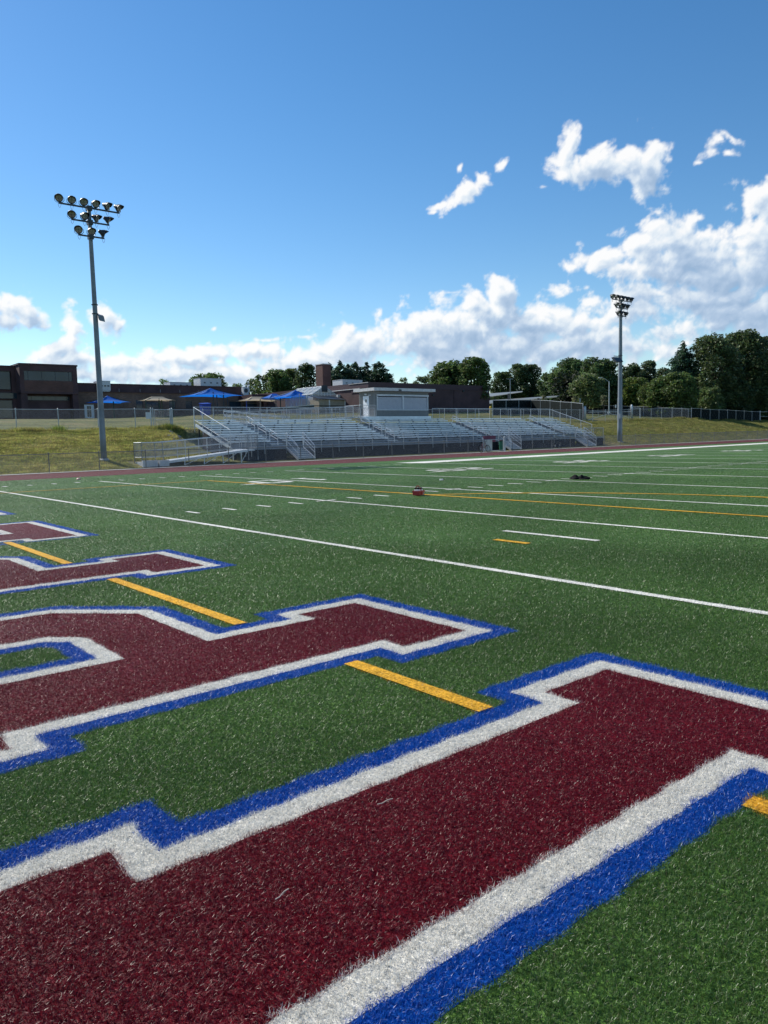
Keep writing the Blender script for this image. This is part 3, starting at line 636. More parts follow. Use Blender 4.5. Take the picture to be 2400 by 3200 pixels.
mb = MB(); mb.box(XL+.6, XR-.6, 27.86, 27.9, .3, ZD+1.9); mb.hexa([(XL+.5, YS+.4, 0), (XL+.56, YS+.4, 0), (XL+.56, 27.8, 0), (XL+.5, 27.8, 0), (XL+.5, YS+.4, ZD+.02), (XL+.56, YS+.4, ZD+.02), (XL+.56, 27.8, ZD+1.8), (XL+.5, 27.8, ZD+1.8)]); mb.build('under_shade_panel', M['skirt'], B)  # dark panels added to stand for the shade under the stand
# stringer on the open left end
mb = MB(); mb.sqbar((XL-.02, YS, ZD-.02), (XL-.02, YS+6.1, ZD+2.03), .06, .22); mb.sqbar((XR+.02, YS, ZD-.02), (XR+.02, YS+6.1, ZD+2.03), .06, .22); mb.build('stringer', M['alu'], B)
def railing(name, pts, h, sp, low=.0, mesh=True, mid=False, pm='galv', parent=B, pr=.026, pitch=.1, wr=.0035, drop=.0):
    mb = MB(); wm = MB()
    for a, b in zip(pts[:-1], pts[1:]):
        a = Vector(a); b = Vector(b); L = (b-a).length; n = max(1, round(L/sp))
        for k in range(n+1):
            p = a+(b-a)*k/n; mb.bar(p-Vector((0, 0, drop)), p+Vector((0, 0, h)), pr)
        mb.bar(a+Vector((0, 0, h)), b+Vector((0, 0, h)), pr); 
        if mid: mb.bar(a+Vector((0, 0, h*.5)), b+Vector((0, 0, h*.5)), pr*.8)
        mb.bar(a+Vector((0, 0, .08)), b+Vector((0, 0, .08)), pr*.7)
        if mesh:
            zz = b.z-a.z; chainlink2(wm, a+Vector((0, 0, .08)), b+Vector((0, 0, .08)), h-.1, pitch, wr)
    o = mb.build(name, M[pm], parent)
    if mesh: wm.build('wire_infill', M['wire'], parent)
    return o
def chainlink2(mb, a, b, h, pitch, wr):
    # sheared panel: build level, then slope every vertex
    if abs(a.z-b.z) < 1e-4: return chainlink(mb, a, b, h, pitch, wr)
    q = MB(); b2 = Vector((b.x, b.y, a.z)); chainlink(q, a, b2, h, pitch, wr); L = (b2-a).length; d = (b2-a)/L
    q.v = [(x, y, z+(b.z-a.z)*((Vector((x, y, a.z))-a).dot(d)/L)) for x, y, z in q.v]; mb.add(q.v, q.f)
for k in range(0, len(e_), 2): railing('front_rail', [(e_[k] if k else XL, YF+.03, ZD), (e_[k+1], YF+.03, ZD)], 1.07, 1.85, drop=.45)
ZT = ZD+.203*NR
railing('back_rail', [(XL, 28.15, ZT+.3), (42.2, 28.15, ZT+.3)], 1.22, 1.83, parent=B, drop=.9); railing('back_rail', [(50.2, 28.15, ZT+.3), (XR, 28.15, ZT+.3)], 1.22, 1.83, drop=.9, pm='handrail', pitch=.16)
for x in (XL-.03, XR+.03):
    railing('side_rail', [(x, YS+.2, ZD+.4), (x, 28.15, ZT+.38)], 1.12, 1.7, drop=.7, pm='handrail', mesh=x > 50, pitch=.16)
# front stairs, three flights down to the track side
for s0, s1 in st:
    mb = MB(); n = 6; run = 1.62
    for k in range(n):
        z = ZD-(k+1)*(ZD+.15)/(n+1); y = YF-(k+.5)*run/n; mb.box(s0+.04, s1-.04, y-.15, y+.14, z-.03, z+.01); mb.box(s0+.04, s1-.04, y+.12, y+.14, z-.0, z+.10, 1)
    mb.build('stair_tread', [M['alu'], M['aludull']], B)
    mb = MB()
    for x in (s0, s1):
        mb.sqbar((x, YF, ZD-.06), (x, YF-run-.02, -.08), .05, .2)
        top = [(x, YF+.05, ZD+1.15), (x, YF-.12, ZD+1.15), (x, YF-run, .98), (x, YF-run, -.15)]; mb.path(top, .026)
        mb.bar((x, YF-.05, ZD), (x, YF-.05, ZD+1.12), .026); mb.bar((x, YF, ZD+.55), (x, YF-run, .42), .02)
        top = [(x+(.1 if x == s0 else -.1), YF+.02, ZD+.9), (x+(.1 if x == s0 else -.1), YF-run-.15, .72)]; mb.path(top, .022)
    mb.build('stair_rail', M['handrail'], B)
    for x in (s0, s1): mb = MB(); chainlink2(mb, Vector((x, YF-run, 0)), Vector((x, YF, ZD)), .95, .09, .003); mb.build('stair_infill', M['wire'], B)
# ramp at the left end
RP = thing('access_ramp', (18, 19, 0), 'aluminium access ramp with chain link sides climbing to the left end of the bleachers', 'ramp')
ya, yb = 18.45, 19.75; x0_, x1_ = 15.4, 22.1
mb = MB(); mb.hexa([(x0_, ya, .02), (x1_, ya, ZD-.16), (x1_, yb, ZD-.16), (x0_, yb, .02), (x0_, ya, .2), (x1_, ya, ZD), (x1_, yb, ZD), (x0_, yb, .2)]); mb.box(x1_, XL+.05, ya, YS, ZD-.12, ZD-.01); mb.build('ramp_deck', M['alu'], RP)
mb = MB(); mb.box(13.95, x0_, ya, yb+.0, -.1, .2); mb.box(13.85, 14.9, ya-.25, ya-.02, -.12, .32); mb.box(15.0, 15.7, ya-.3, ya-.02, -.12, .30); mb.build('landing', M['hvac'], RP)
for y, s_ in ((ya, 0), (yb, 1)):
    railing('ramp_rail', [(13.9, y, .45), (x0_, y, .45), (x1_, y, ZD+.05)], 1.08, 1.5, parent=RP, drop=.4, pm='handrail' if s_ == 0 else 'galv', pitch=.085, wr=.0038, mid=True)
railing('ramp_rail', [(13.9, ya, .45), (13.9, yb, .45)], 1.08, 1.3, parent=RP, drop=.5); railing('landing_rail', [(x1_, ya, ZD), (XL+.3, ya, ZD)], 1.12, 1.0, parent=RP, drop=.8)
railing('landing_rail', [(XL+.3, ya, ZD), (XL+.3, YF, ZD)], 1.12, 1.0, parent=RP, drop=.6)
mb = MB()
for x in (17, 18.5, 20, 21.5): 
    zz = .2+(ZD-.2)*(x-x0_)/(x1_-x0_)
    for y in (ya+.05, yb-.05): mb.sqbar((x, y, -.15), (x, y, zz-.1), .06)
    mb.sqbar((x, ya+.05, -.1), (min(x+1.2, x1_), ya+.05, zz), .04)
mb.build('ramp_support', M['alu'], RP)
# rock pile under the left corner
mb = MB(); rr = random.Random(2)
for k in range(60):
    x = 21.6+rr.uniform(-1.6, .9); y = 27+rr.uniform(-2.2, 2.0); z = float(H(x, y)); s_ = rr.uniform(.09, .24)
    vs = [Vector((rr.gauss(0, 1), rr.gauss(0, 1), rr.gauss(0, .7))).normalized()*s_ for _ in range(0)]
    base = [(1, 0, 0), (-1, 0, 0), (0, 1, 0), (0, -1, 0), (0, 0, 1), (0, 0, -1)]
    vs = [(x+bx*s_*rr.uniform(.7, 1.3), y+by*s_*rr.uniform(.7, 1.3), z+bz*s_*rr.uniform(.5, .9)) for bx, by, bz in base]
    mb.add(vs, [(0, 2, 4), (2, 1, 4), (1, 3, 4), (3, 0, 4), (2, 0, 5), (1, 2, 5), (3, 1, 5), (0, 3, 5)])
tag(mb.build('rubble', M['rock']), 'loose grey rubble on the bank under the left end of the bleachers', 'rocks', kind='stuff')
# ------------------------------------------------------------------ press box
PB = thing('press_box', (46, 29.5, 3.4), 'grey press box with two closed roller shutters behind the top of the bleachers', 'press box')
X0, X1, Y0, Y1, Z0, Z1 = 42.45, 49.85, 28.35, 30.9, 3.58, 6.12
mb = MB(); 
mb.box(X0, X1, Y1-.1, Y1, Z0, Z1); mb.box(X1-.1, X1, Y0+.1, Y1-.101, Z0, Z1)
wx0, wx1, wz0, wz1 = X0+.28, X1-.12, 4.22, 5.62
mb.box(X0, X1, Y0, Y0+.1, Z0, wz0); mb.box(X0, X1, Y0, Y0+.1, wz1, Z1); mb.box(X0, wx0, Y0, Y0+.1, wz0, wz1); mb.box(wx1, X1, Y0, Y0+.1, wz0, wz1)
mb.box(X0, X0+.1, Y0+.101, Y1-.101, Z0, Z1)
for k in range(12):
    y = Y0+.15+k*.205; mb.box(X0-.025, X0, y, y+.07, Z0, Z1)
for k in range(36):
    x = X0+.05+k*.205; mb.box(x, x+.015, Y0-.012, Y0, Z0, wz0-.06); mb.box(x, x+.015, Y0-.012, Y0, wz1+.16, Z1)
mb.build('wall', M['siding'], PB)
mb = MB(); mb.box(X0-.5, X1+.55, Y0-.55, Y1+.3, Z1+.01, Z1+.3); mb.build('roof', M['trim'], PB)
mb = MB(); mb.box(X0-1.95, X1+.02, 27.96, 28.33, 3.0, Z0-.02); mb.box(X0-1.95, X1, Y0, Y1, Z0-.12, Z0-.01); mb.build('platform', M['alu'], PB)
for a, b in ((wx0, (wx0+wx1)/2-.04), ((wx0+wx1)/2+.04, wx1)):
    mb = MB()
    for k in range(19): z = wz0+.06+k*.0665; mb.hexa([(a+.07, Y0+.03, z), (b-.07, Y0+.03, z), (b-.07, Y0+.06, z), (a+.07, Y0+.06, z), (a+.07, Y0+.015, z+.055), (b-.07, Y0+.015, z+.055), (b-.07, Y0+.06, z+.064), (a+.07, Y0+.06, z+.064)])
    q = mb.build('roller_shutter', M['shutter'], PB)
    fr = MB(); fr.box(a-.04, a+.07, Y0-.06, Y0+.02, wz0-.04, wz1); fr.box(b-.07, b+.04, Y0-.06, Y0+.02, wz0-.04, wz1-.0); fr.box(a+.07, b-.07, Y0-.06, Y0+.02, wz0-.04, wz0+.05); fr.box(a-.04, b+.04, Y0-.16, Y0-.0, wz1+.002, wz1+.17)
    o = fr.build('shutter_frame', M['hvac']); o.parent = q; 
    q.matrix_parent_inverse = Matrix.Translation(-Vector(PB.location))
mb = MB(); dy0 = Y0+.75; mb.box(X0-.045, X0-.001, dy0+.15, dy0+1.1, Z0, Z0+2.08)
dr = mb.build('door', M['white2'], PB)
mb = MB(); mb.box(X0-.052, X0-.045, dy0+.5, dy0+.72, Z0+1.45, Z0+1.75); o = mb.build('door_window', M['glass']); o.parent = dr
mb = MB(); mb.box(X0-.09, X0-.045, dy0+.24, dy0+.27, Z0+.98, Z0+1.04); o = mb.build('handle', M['darkmetal']); o.parent = dr
mb = MB(); cx_ = X0+2.9; mb.box(cx_-.16, cx_+.14, Y0-.68, Y0-.55, Z1+.02, Z1+.14); mb.bar((cx_, Y0-.6, Z1+.1), (cx_, Y0-.6, Z1+.24), .02); mb.build('camera_unit', M['darkmetal'], PB)
mb = MB(); mb.box(X0-.2, X0-.03, Y0+1.2, Y0+1.4, 5.78, 5.9); mb.build('wall_lamp', M['hvac'], PB); mb = MB(); mb.box(X0-.25, X0-.03, Y0+.55, Y0+.7, 5.66, 5.76); mb.build('wall_lamp', M['hvac'], PB)
railing('platform_rail', [(X0-1.9, 28.2, Z0), (X0+.02, 28.2, Z0)], 1.1, .95, parent=PB); railing('platform_rail', [(X0-1.9, 28.2, Z0), (X0-1.9, Y1, Z0)], 1.1, 1.3, parent=PB)
mb = MB()
for k in range(4): mb.box(X0-3.2+.0, X0-1.95, 27.9-.28*k-.28, 27.9-.28*k, Z0-.15-.14*k-.05, Z0-.15-.14*k)
mb.build('steps', M['aludull'], PB)
# ramp behind the stand, in two legs
R2_ = thing('back_ramp', (34, 31, 2.9), 'long aluminium switchback ramp rising behind the bleachers to the press box', 'ramp')
mb = MB(); mb.hexa([(27, 29.4, 2.75), (40.5, 29.4, 3.42), (40.5, 30.7, 3.42), (27, 30.7, 2.75), (27, 29.4, 2.95), (40.5, 29.4, 3.58), (40.5, 30.7, 3.58), (27, 30.7, 2.95)])
a = at(699, 1290, 33.6); b = at(1000, 1313, 33.6)
mb.build('ramp_deck', M['alu'], R2_)
for y in (29.4, 30.7): railing('ramp_rail', [(27, y, 2.98), (40.5, y, 3.6)], 1.02, 1.6, parent=R2_, mid=True, mesh=y < 30, pitch=.12)
for y, dz in ((33.4, 0), (34.5, .05), (36.2, .12), (37.2, .15)):
    p = at(699, 1286, y); q = at(905, 1304, y); mb = MB()
    for f in (0, .45, .9): mb.sqbar((p[0], y, p[2]+dz-f), (q[0], y, q[2]+dz-f-.1), .05, .05)
    n = 9
    for k in range(n+1): x = p[0]+(q[0]-p[0])*k/n; z = p[2]+dz+(q[2]-p[2])*k/n; mb.bar((x, y, z), (x, y, z-1.3), .025)
    mb.build('ramp_rail', M['white2'], R2_)  # white colour paints the sunlit glint on these aluminium rails
mb = MB(); p = at(699, 1286, 33.9); q = at(905, 1304, 33.9); mb.hexa([(p[0], 33.4, p[2]-1.15), (q[0], 33.4, q[2]-1.2), (q[0], 34.5, q[2]-1.2), (p[0], 34.5, p[2]-1.15), (p[0], 33.4, p[2]-.98), (q[0], 33.4, q[2]-1.02), (q[0], 34.5, q[2]-1.02), (p[0], 34.5, p[2]-.98)]); mb.build('ramp_deck', M['alu'], R2_)
# ------------------------------------------------------------------ school
def win(parent, x0, x1, z0, z1, y, n=1, split=None, mat_='glass', fr='frame', nm='window'):
    f = MB(); w_ = .07
    f.box(x0, x1, y-.05, y+.02, z0, z0+w_); f.box(x0, x1, y-.05, y+.02, z1-w_, z1); xs_ = split or [x0+(x1-x0)*k/n for k in range(1, n)]
    for x in [x0+w_/2]+list(xs_)+[x1-w_/2]: f.box(x-w_/2, x+w_/2, y-.05, y+.02, z0+w_, z1-w_)
    o = f.build(nm, M[fr], parent)
    if parent.type == 'EMPTY': o.matrix_parent_inverse = Matrix.Translation(-Vector(parent.location))
    g_ = MB(); ed = [x0+w_/2]+list(xs_)+[x1-w_/2]
    for a_, b_ in zip(ed[:-1], ed[1:]): g_.box(a_+w_/2, b_-w_/2, y-.02, y-.01, z0+w_, z1-w_)
    q = g_.build('pane', M[mat_]); q.parent = o; return o
def X_(px_, Y): return float(at(px_, 1250, Y)[0])
def Z_(px_, py_, Y): return float(at(px_, py_, Y)[2])
S = thing('school_building', (35, 103, 6.4), 'two storey brown brick school block with a long window band, at the left edge', 'school')
gz = 5.9; ZTt = 14.55; YA = 100
xa = X_(67, YA); xb = X_(246, YA)
wz = (Z_(150, 1190, YA), Z_(150, 1160, YA)); xw0, xw1 = X_(80, YA), X_(231, YA)
mb = MB(); mb.box(xa, xb, YA, YA+22, wz[1], ZTt-.25); mb.box(xa, xw0, YA, YA+22, 10.05, wz[1]-.001); mb.box(xw1, xb, YA, YA+22, 10.05, wz[1]-.001); mb.box(xw0+.001, xw1-.001, YA+.35, YA+22, 10.05, wz[1]-.001)
mb.box(xw0+.001, xw1-.001, YA+.02, YA+.35, 9.75, wz[0]-.001, 1)
mb.box(xa, xb, YA+1.6, YA+22, gz-1, 10.049); mb.box(xb-.9, xb, YA+.1, YA+1.6, gz-1, 9.9); mb.box(xa, xa+1.0, YA+.1, YA+1.6, gz-1, 9.9); mb.box(xa, xb, YA-.02, YA+1.6, 9.72, 10.049)
mb.build('wall', [M['brickdark'], M['brick']], S)
mb = MB(); mb.box(xa-.12, xb+.12, YA-.12, YA+22, ZTt-.248, ZTt); mb.build('roof_edge', M['fascia'], S)
win(S, xw0, xw1, wz[0], wz[1], YA+.15, split=[xw0+(xw1-xw0)*f for f in (.085, .365, .645, .925)])
win(S, xa+1.1, xb-1.0, Z_(150, 1252, YA+1.6), Z_(150, 1238, YA+1.6), YA+1.5, split=[xa+1.1+(xb-xa-2.1)*f for f in (.12, .4, .68, .93)])
mb = MB(); mb.box(xa+1.1, xb-1.0, YA+1.4, YA+1.58, gz-.5, Z_(150, 1253, YA+1.6)); mb.build('lower_panel', M['brickdark'], S)
YB = YA+2.5; xl = 6.0; xr = xa-.02
mb = MB(); mb.box(X_(40, YB), xr, YB, YB+20, gz-1, ZTt-.45); mb.box(xl, X_(40, YB)-.001, YB, YB+20, Z_(20, 1160, YB), ZTt-.45); mb.box(xl, X_(40, YB)-.001, YB+.5, YB+20, gz-1, Z_(20, 1160, YB)-.001)
mb.build('wall', M['brickdark'], S); mb = MB(); mb.box(xl, xr, YB-.1, YB+20, ZTt-.448, ZTt-.25); mb.build('roof_edge', M['fascia'], S)
win(S, xl, X_(38, YB), Z_(20, 1217, YB), Z_(20, 1159, YB), YB+.3, n=4, mat_='glass'); win(S, xl, X_(56, YB), Z_(20, 1246, YB), Z_(20, 1227, YB), YB-.1, n=6)
win(S, xl, X_(40, YB), gz, Z_(20, 1250, YB), YB+.3, n=6)
# one storey wing
YC = 104.6; zr = 10.45
W = thing('school_wing', (55, 106, 6.4), 'long low brick school wing with dark windows, between the tall block and the gym', 'school')
xW0, xW1 = xb+.02, 73.1
dz0 = Z_(300, 1290, YC)
ops = [(262, 293, 5.9, 1264, 'door'), (424, 446, 1277, 1250, 'w'), (453, 496, 1277, 1256, 'w'), (528, 548, 1277, 1254, 'w'), (580, 600, 1277, 1253, 'w'), (716, 753, 1278, 1254, 'w'), (780, 800, 1278, 1250, 'w')]
xs_ = sorted([(X_(a, YC), X_(b, YC), (gz if isinstance(c, float) else Z_(a, c, YC)), Z_(a, d, YC), k) for a, b, c, d, k in ops])
mb = MB(); cur_ = xW0
for a, b, z0, z1, k in xs_:
    mb.box(cur_, a, YC, YC+.3, gz-1.2, zr); mb.box(a, b, YC, YC+.3, z1, zr)
    if z0 > gz-1.19: mb.box(a, b, YC, YC+.3, gz-1.2, z0)
    cur_ = b
mb.box(cur_, xW1, YC, YC+.3, gz-1.2, zr); mb.box(xW0, xW1, YC+.4, YC+22, gz-1, zr-.05, 0)
mb.build('wall', M['bricktan'], W)
mb = MB(); mb.box(xW0, xW1, YC+1.6, YC+22, zr+.101, 11.9); mb.build('upper_wall', M['brickdark'], W)
mb = MB(); mb.box(xW0, xW1, YC-.25, YC+1.7, zr, zr+.10); mb.box(xW0, xW1, YC+1.5, YC+22, 11.9, 12.12); mb.build('roof_edge', M['fascia'], W)
for a, b, z0, z1, k in xs_:
    if k == 'door':
        f = MB(); f.box(a, b, YC+.1, YC+.2, z0-.5, z1); o = f.build('door', M['white2'], W)
        g_ = MB(); n = 4; ww = (b-a)/n
        for j in (1.15, 2.05): g_.box(a+ww*j, a+ww*(j+.75), YC+.07, YC+.099, z0+.2, z1-.25)
        q = g_.build('pane', M['glass']); q.parent = o
    else: win(W, a, b, z0, z1, YC+.12, n=2 if b-a > 1.4 else 1)
for k in range(7):
    mb = MB(); x = xW0+1.2+k*3.9; mb.bar((x, YC+.8, zr+.1), (x, YC+.8, zr+.75), .03); mb.build('roof_pipe', M['galv'], W)
# gym
GX0, GX1, GY0, GY1 = 73.18, 102.6, 67.6, 108
Gm = thing('gym_building', (88, 80, 5.5), 'large windowless dark brick gym with maroon fascia behind the press box', 'building')
mb = MB(); mb.box(GX0, GX1, GY0, GY1, 4.0, 9.55); mb.build('wall', M['brickdark'], Gm)
mb = MB(); mb.box(GX0-.06, GX1+.06, GY0-.06, GY1, 9.551, 10.5); mb.build('fascia', M['fascia'], Gm)
mb = MB(); mb.box(GX0-.14, GX0-.061, GY0+2.2, GY1, 9.5, 9.62); mb.box(GX0-.14, GX0-.061, GY0-.05, GY0+5.2, 10.38, 10.46); mb.build('white_flashing', M['trim'], Gm)
mb = MB()
for k in range(9): mb.box(GX0-.10, GX0-.061, GY0+.02+k*.5, GY0+.05+k*.5, 8.9, 9.49)
mb.box(GX0-.06, GX0-.001, GY0, GY0+4.6, 8.85, 9.5); mb.build('metal_panel', M['fascia'], Gm)
mb = MB(); xx, _, zz = PXm = at(1150, 1270, GY0); mb.box(GX0+1.2, GX0+2.3, GY0-.05, GY0-.001, 5.0, 7.35); mb.build('door', M['darkmetal'], Gm)
for x in (1352, 1447): 
    p = at(x, 1222 if x > 1400 else 1235, GY0); mb = MB(); mb.box(p[0]-.2, p[0]+.2, GY0-.2, GY0-.001, p[2]-.15, p[2]+.15); mb.build('wall_lamp', M['darkmetal'], Gm)
mb = MB(); xj = at(1418, 1240, GY0)[0]; mb.box(xj-.04, xj+.04, GY0-.012, GY0-.001, 4.5, 9.5); mb.build('wall_joint', M['black'], Gm)
p = at(1520, 1224, GY0); mb = MB(); mb.box(p[0]-.3, p[0]+.1, GY0-.35, GY0-.001, p[2]-.12, p[2]+.15); mb.build('security_lamp', M['hvac'], Gm)
# lamp on the sunlit side wall
mb = MB(); mb.box(GX0-.55, GX0-.001, 75.4, 75.9, 8.4, 8.85); mb.build('side_lamp', M['hvac'], Gm)
# chimney: base square seen corner-on
cy0 = 88.9; mb = MB(); mb.box(79.18, 81.1, cy0, cy0+2.3, 10.3, 15.45); mb.build('chimney', M['brick'], Gm)
mb = MB(); mb.box(79.1, 81.18, cy0-.08, cy0+2.38, 15.45, 15.6); mb.build('chimney_cap', M['trim'], Gm)
# roof units
def unit(nm, px0, px1, pt, pb, Y, d, label, zb=None):
    x0, x1 = X_(px0, Y), X_(px1, Y); z1 = Z_((px0+px1)/2, pt, Y); z0 = Z_((px0+px1)/2, pb, Y) if zb is None else zb
    t_ = thing(nm, ((x0+x1)/2, Y+d/2, z0), label, 'air handler')
    mb = MB(); mb.box(x0, x1, Y, Y+d, z0+.25, z1); mb.box(x0-.04, x1+.04, Y-.04, Y+d, z1, z1+.06); mb.build('casing', M['hvac'], t_)
    mb = MB(); mb.box(x0+.1, x1-.1, Y+.1, Y+d-.1, z0-.05, z0+.249); mb.build('curb', M['galv'], t_)
    mb = MB()
    for k in range(3): xx = x0+(x1-x0)*(.2+.3*k); mb.box(xx-.18, xx+.18, Y-.03, Y-.001, z0+(z1-z0)*.5, z0+(z1-z0)*.62)
    mb.build('vent', M['darkmetal'], t_); return t_
unit('rooftop_unit', 314, 348, 1191, 1222, 105.3, 3, 'white boxy rooftop unit on the low wing just right of the left pole', zb=10.55)
unit('rooftop_unit', 534, 600, 1195, 1204, 112, 3, 'flat pale rooftop unit beside the small lone treetop', zb=11.95)
unit('rooftop_unit', 629, 694, 1183, 1207, 110, 3, 'big pale grey rooftop unit in front of a round treetop', zb=11.95)
unit('rooftop_unit', 1072, 1134, 1187.5, 1200, 78, 3, 'white rooftop unit on the gym roof left of the press box', zb=10.45)
t_ = thing('fan_unit', (72, 104, 10.5), 'small white square fan unit on the roof left of the gym side wall', 'fan'); p = at(770, 1222, 104)
mb = MB(); mb.box(p[0]-.65, p[0]+.5, 104, 104.8, p[2]-.85, p[2]+.75); mb.box(p[0]+.5, p[0]+.75, 104.1, 104.5, p[2]-.2, p[2]+1.0); mb.build('casing', M['hvac'], t_)
mb = MB(); mb.rev([(.42, 0), (.42, .05)], (p[0]-.08, 103.94, p[2]+.1), (0, 1, 0), n=16); mb.build('fan_grille', M['darkmetal'], t_)
# dark entrance bay with columns left of the gym side wall
mb = MB(); 
En = thing('entrance_canopy', (69, 101, 5.9), 'dark recessed entrance with brown columns behind the tan shade by the gym', 'entrance')
ye = 99.5
for c in (812, 830, 860, 884): x = X_(c, ye); mb.box(x-.35, x+.35, ye, ye+.7, 5, 9.4)
mb.build('column', M['brick'], En); mb = MB(); mb.box(X_(786, ye), 73.1, ye-.3, ye+5.0, 9.4, 10.2); mb.build('canopy_roof', M['fascia'], En); mb = MB(); mb.box(X_(786, ye), 73.1, ye+1.8, ye+1.9, 5, 9.39); mb.build('dark_glazing', M['glass'], En)
# greenhouse and shed against the gym side wall
Gh = thing('greenhouse', (70, 84, 5.9), 'glazed white framed greenhouse against the side wall of the gym', 'greenhouse')
yg = 75.2; apx = at(1013, 1206.5, yg); el_ = at(1050, 1232, yg); hw = el_[0]-apx[0]; xc = apx[0]; za, ze = apx[2], at(1050, 1233, yg)[2]; y1 = 83.5
mb = MB(); gzb = 5.2
mb.add([(xc-hw, yg, gzb), (xc+hw, yg, gzb), (xc+hw, yg, ze), (xc, yg, za), (xc-hw, yg, ze)], [(0, 1, 2, 3, 4)]); mb.add([(xc-hw, yg, gzb), (xc-hw, yg, ze), (xc-hw, y1, ze), (xc-hw, y1, gzb)], [(0, 1, 2, 3)])
mb.add([(xc-hw, yg, ze), (xc, yg, za), (xc, y1, za), (xc-hw, y1, ze)], [(0, 1, 2, 3)]); mb.add([(xc+hw, yg, ze), (xc, yg, za), (xc, y1, za), (xc+hw, y1, ze)], [(3, 2, 1, 0)])
mb.build('glazing', M['gh'], Gh); mb = MB()
for y in np.linspace(yg, y1, 6): mb.path([(xc-hw, y, gzb), (xc-hw, y, ze), (xc, y, za), (xc+hw, y, ze), (xc+hw, y, gzb)], .07)
mb.bar((xc, yg, za), (xc, y1, za), .08); mb.bar((xc-hw, yg, ze), (xc-hw, y1, ze), .08); mb.bar((xc-hw, yg, ze), (xc+hw, yg, ze), .07); mb.bar((xc-hw/2, yg, (za+ze)/2), (xc+hw/2, yg, (za+ze)/2), .05); mb.bar((xc-hw/2, yg, (za+ze)/2), (xc-hw/2, y1, (za+ze)/2), .05)
for x in (-.5, 0, .5, -.25, .25): mb.bar((xc+hw*x, yg, gzb), (xc+hw*x, yg, za-abs(x)*(za-ze)), .05)
mb.build('frame', M['hvac'], Gh)
mb = MB(); mb.box(xc-.6, xc+.6, yg-.1, yg-.02, ze+.4, ze+1.5); mb.build('vent_fan', M['darkmetal'], Gh)
Sh = thing('garden_shed', (68, 78, 5.6), 'low tan garden shed with a dark roof in front of the greenhouse', 'shed'); ys_ = 71.8
sx0, sx1, sx2 = X_(997, ys_), X_(1029, ys_), X_(1078, ys_); zt0 = Z_(1029, 1246, ys_)
mb = MB(); mb.box(sx0, sx2, ys_, ys_+2.6, 5.0, zt0-.15); mb.build('wall', M['wood'], Sh)
mb = MB(); mb.hexa([(sx0-.2, ys_-.3, zt0-.1), (sx2+.1, ys_-.3, zt0-.25), (sx2+.1, ys_+2.8, zt0+.45), (sx0-.2, ys_+2.8, zt0+.6), (sx0-.2, ys_-.3, zt0+.0), (sx2+.1, ys_-.3, zt0-.15), (sx2+.1, ys_+2.8, zt0+.55), (sx0-.2, ys_+2.8, zt0+.7)]); mb.build('roof', M['darkmetal'], Sh)
mb = MB(); mb.box(sx1-.12, sx1+.12, ys_-.05, ys_-.001, 5, zt0-.16); mb.box(sx2-.1, sx2+.05, ys_-.05, ys_-.001, 5, zt0-.26); mb.build('corner_board', M['hvac'], Sh)
# dark picket fence in front of the shed
Pk = thing('garden_railing', (62, 72, 5.3), 'black picket railing with bright top boards in front of the garden shed', 'railing')
p0, p1, p2 = at(845, 1276, 70.5), at(982, 1267, 70.5), at(1130, 1268, 70.5)
mb = MB(); mb.sqbar((p0[0], 70.5, p0[2]-.25), (p1[0], 70.5, p1[2]-.1), .07, .35); mb.build('board', M['darkmetal'], Pk)
mb = MB(); mb.sqbar((p0[0], 70.43, p0[2]-.05), (p1[0], 70.43, p1[2]+.1), .05, .09); mb.sqbar((p0[0], 70.43, p0[2]-.5), (p1[0], 70.43, p1[2]-.3), .05, .07); mb.build('top_board', M['trim'], Pk)
mb = MB(); mb.bar((p1[0], 70.5, p1[2]), (p2[0], 70.5, p2[2]-.05), .04)
n = 50
for k in range(n+1): x = p1[0]+(p2[0]-p1[0])*k/n; mb.bar((x, 70.5, p1[2]-1.6), (x, 70.5, p1[2]-.02), .02, n=4)
mb.build('picket', M['black'], Pk)
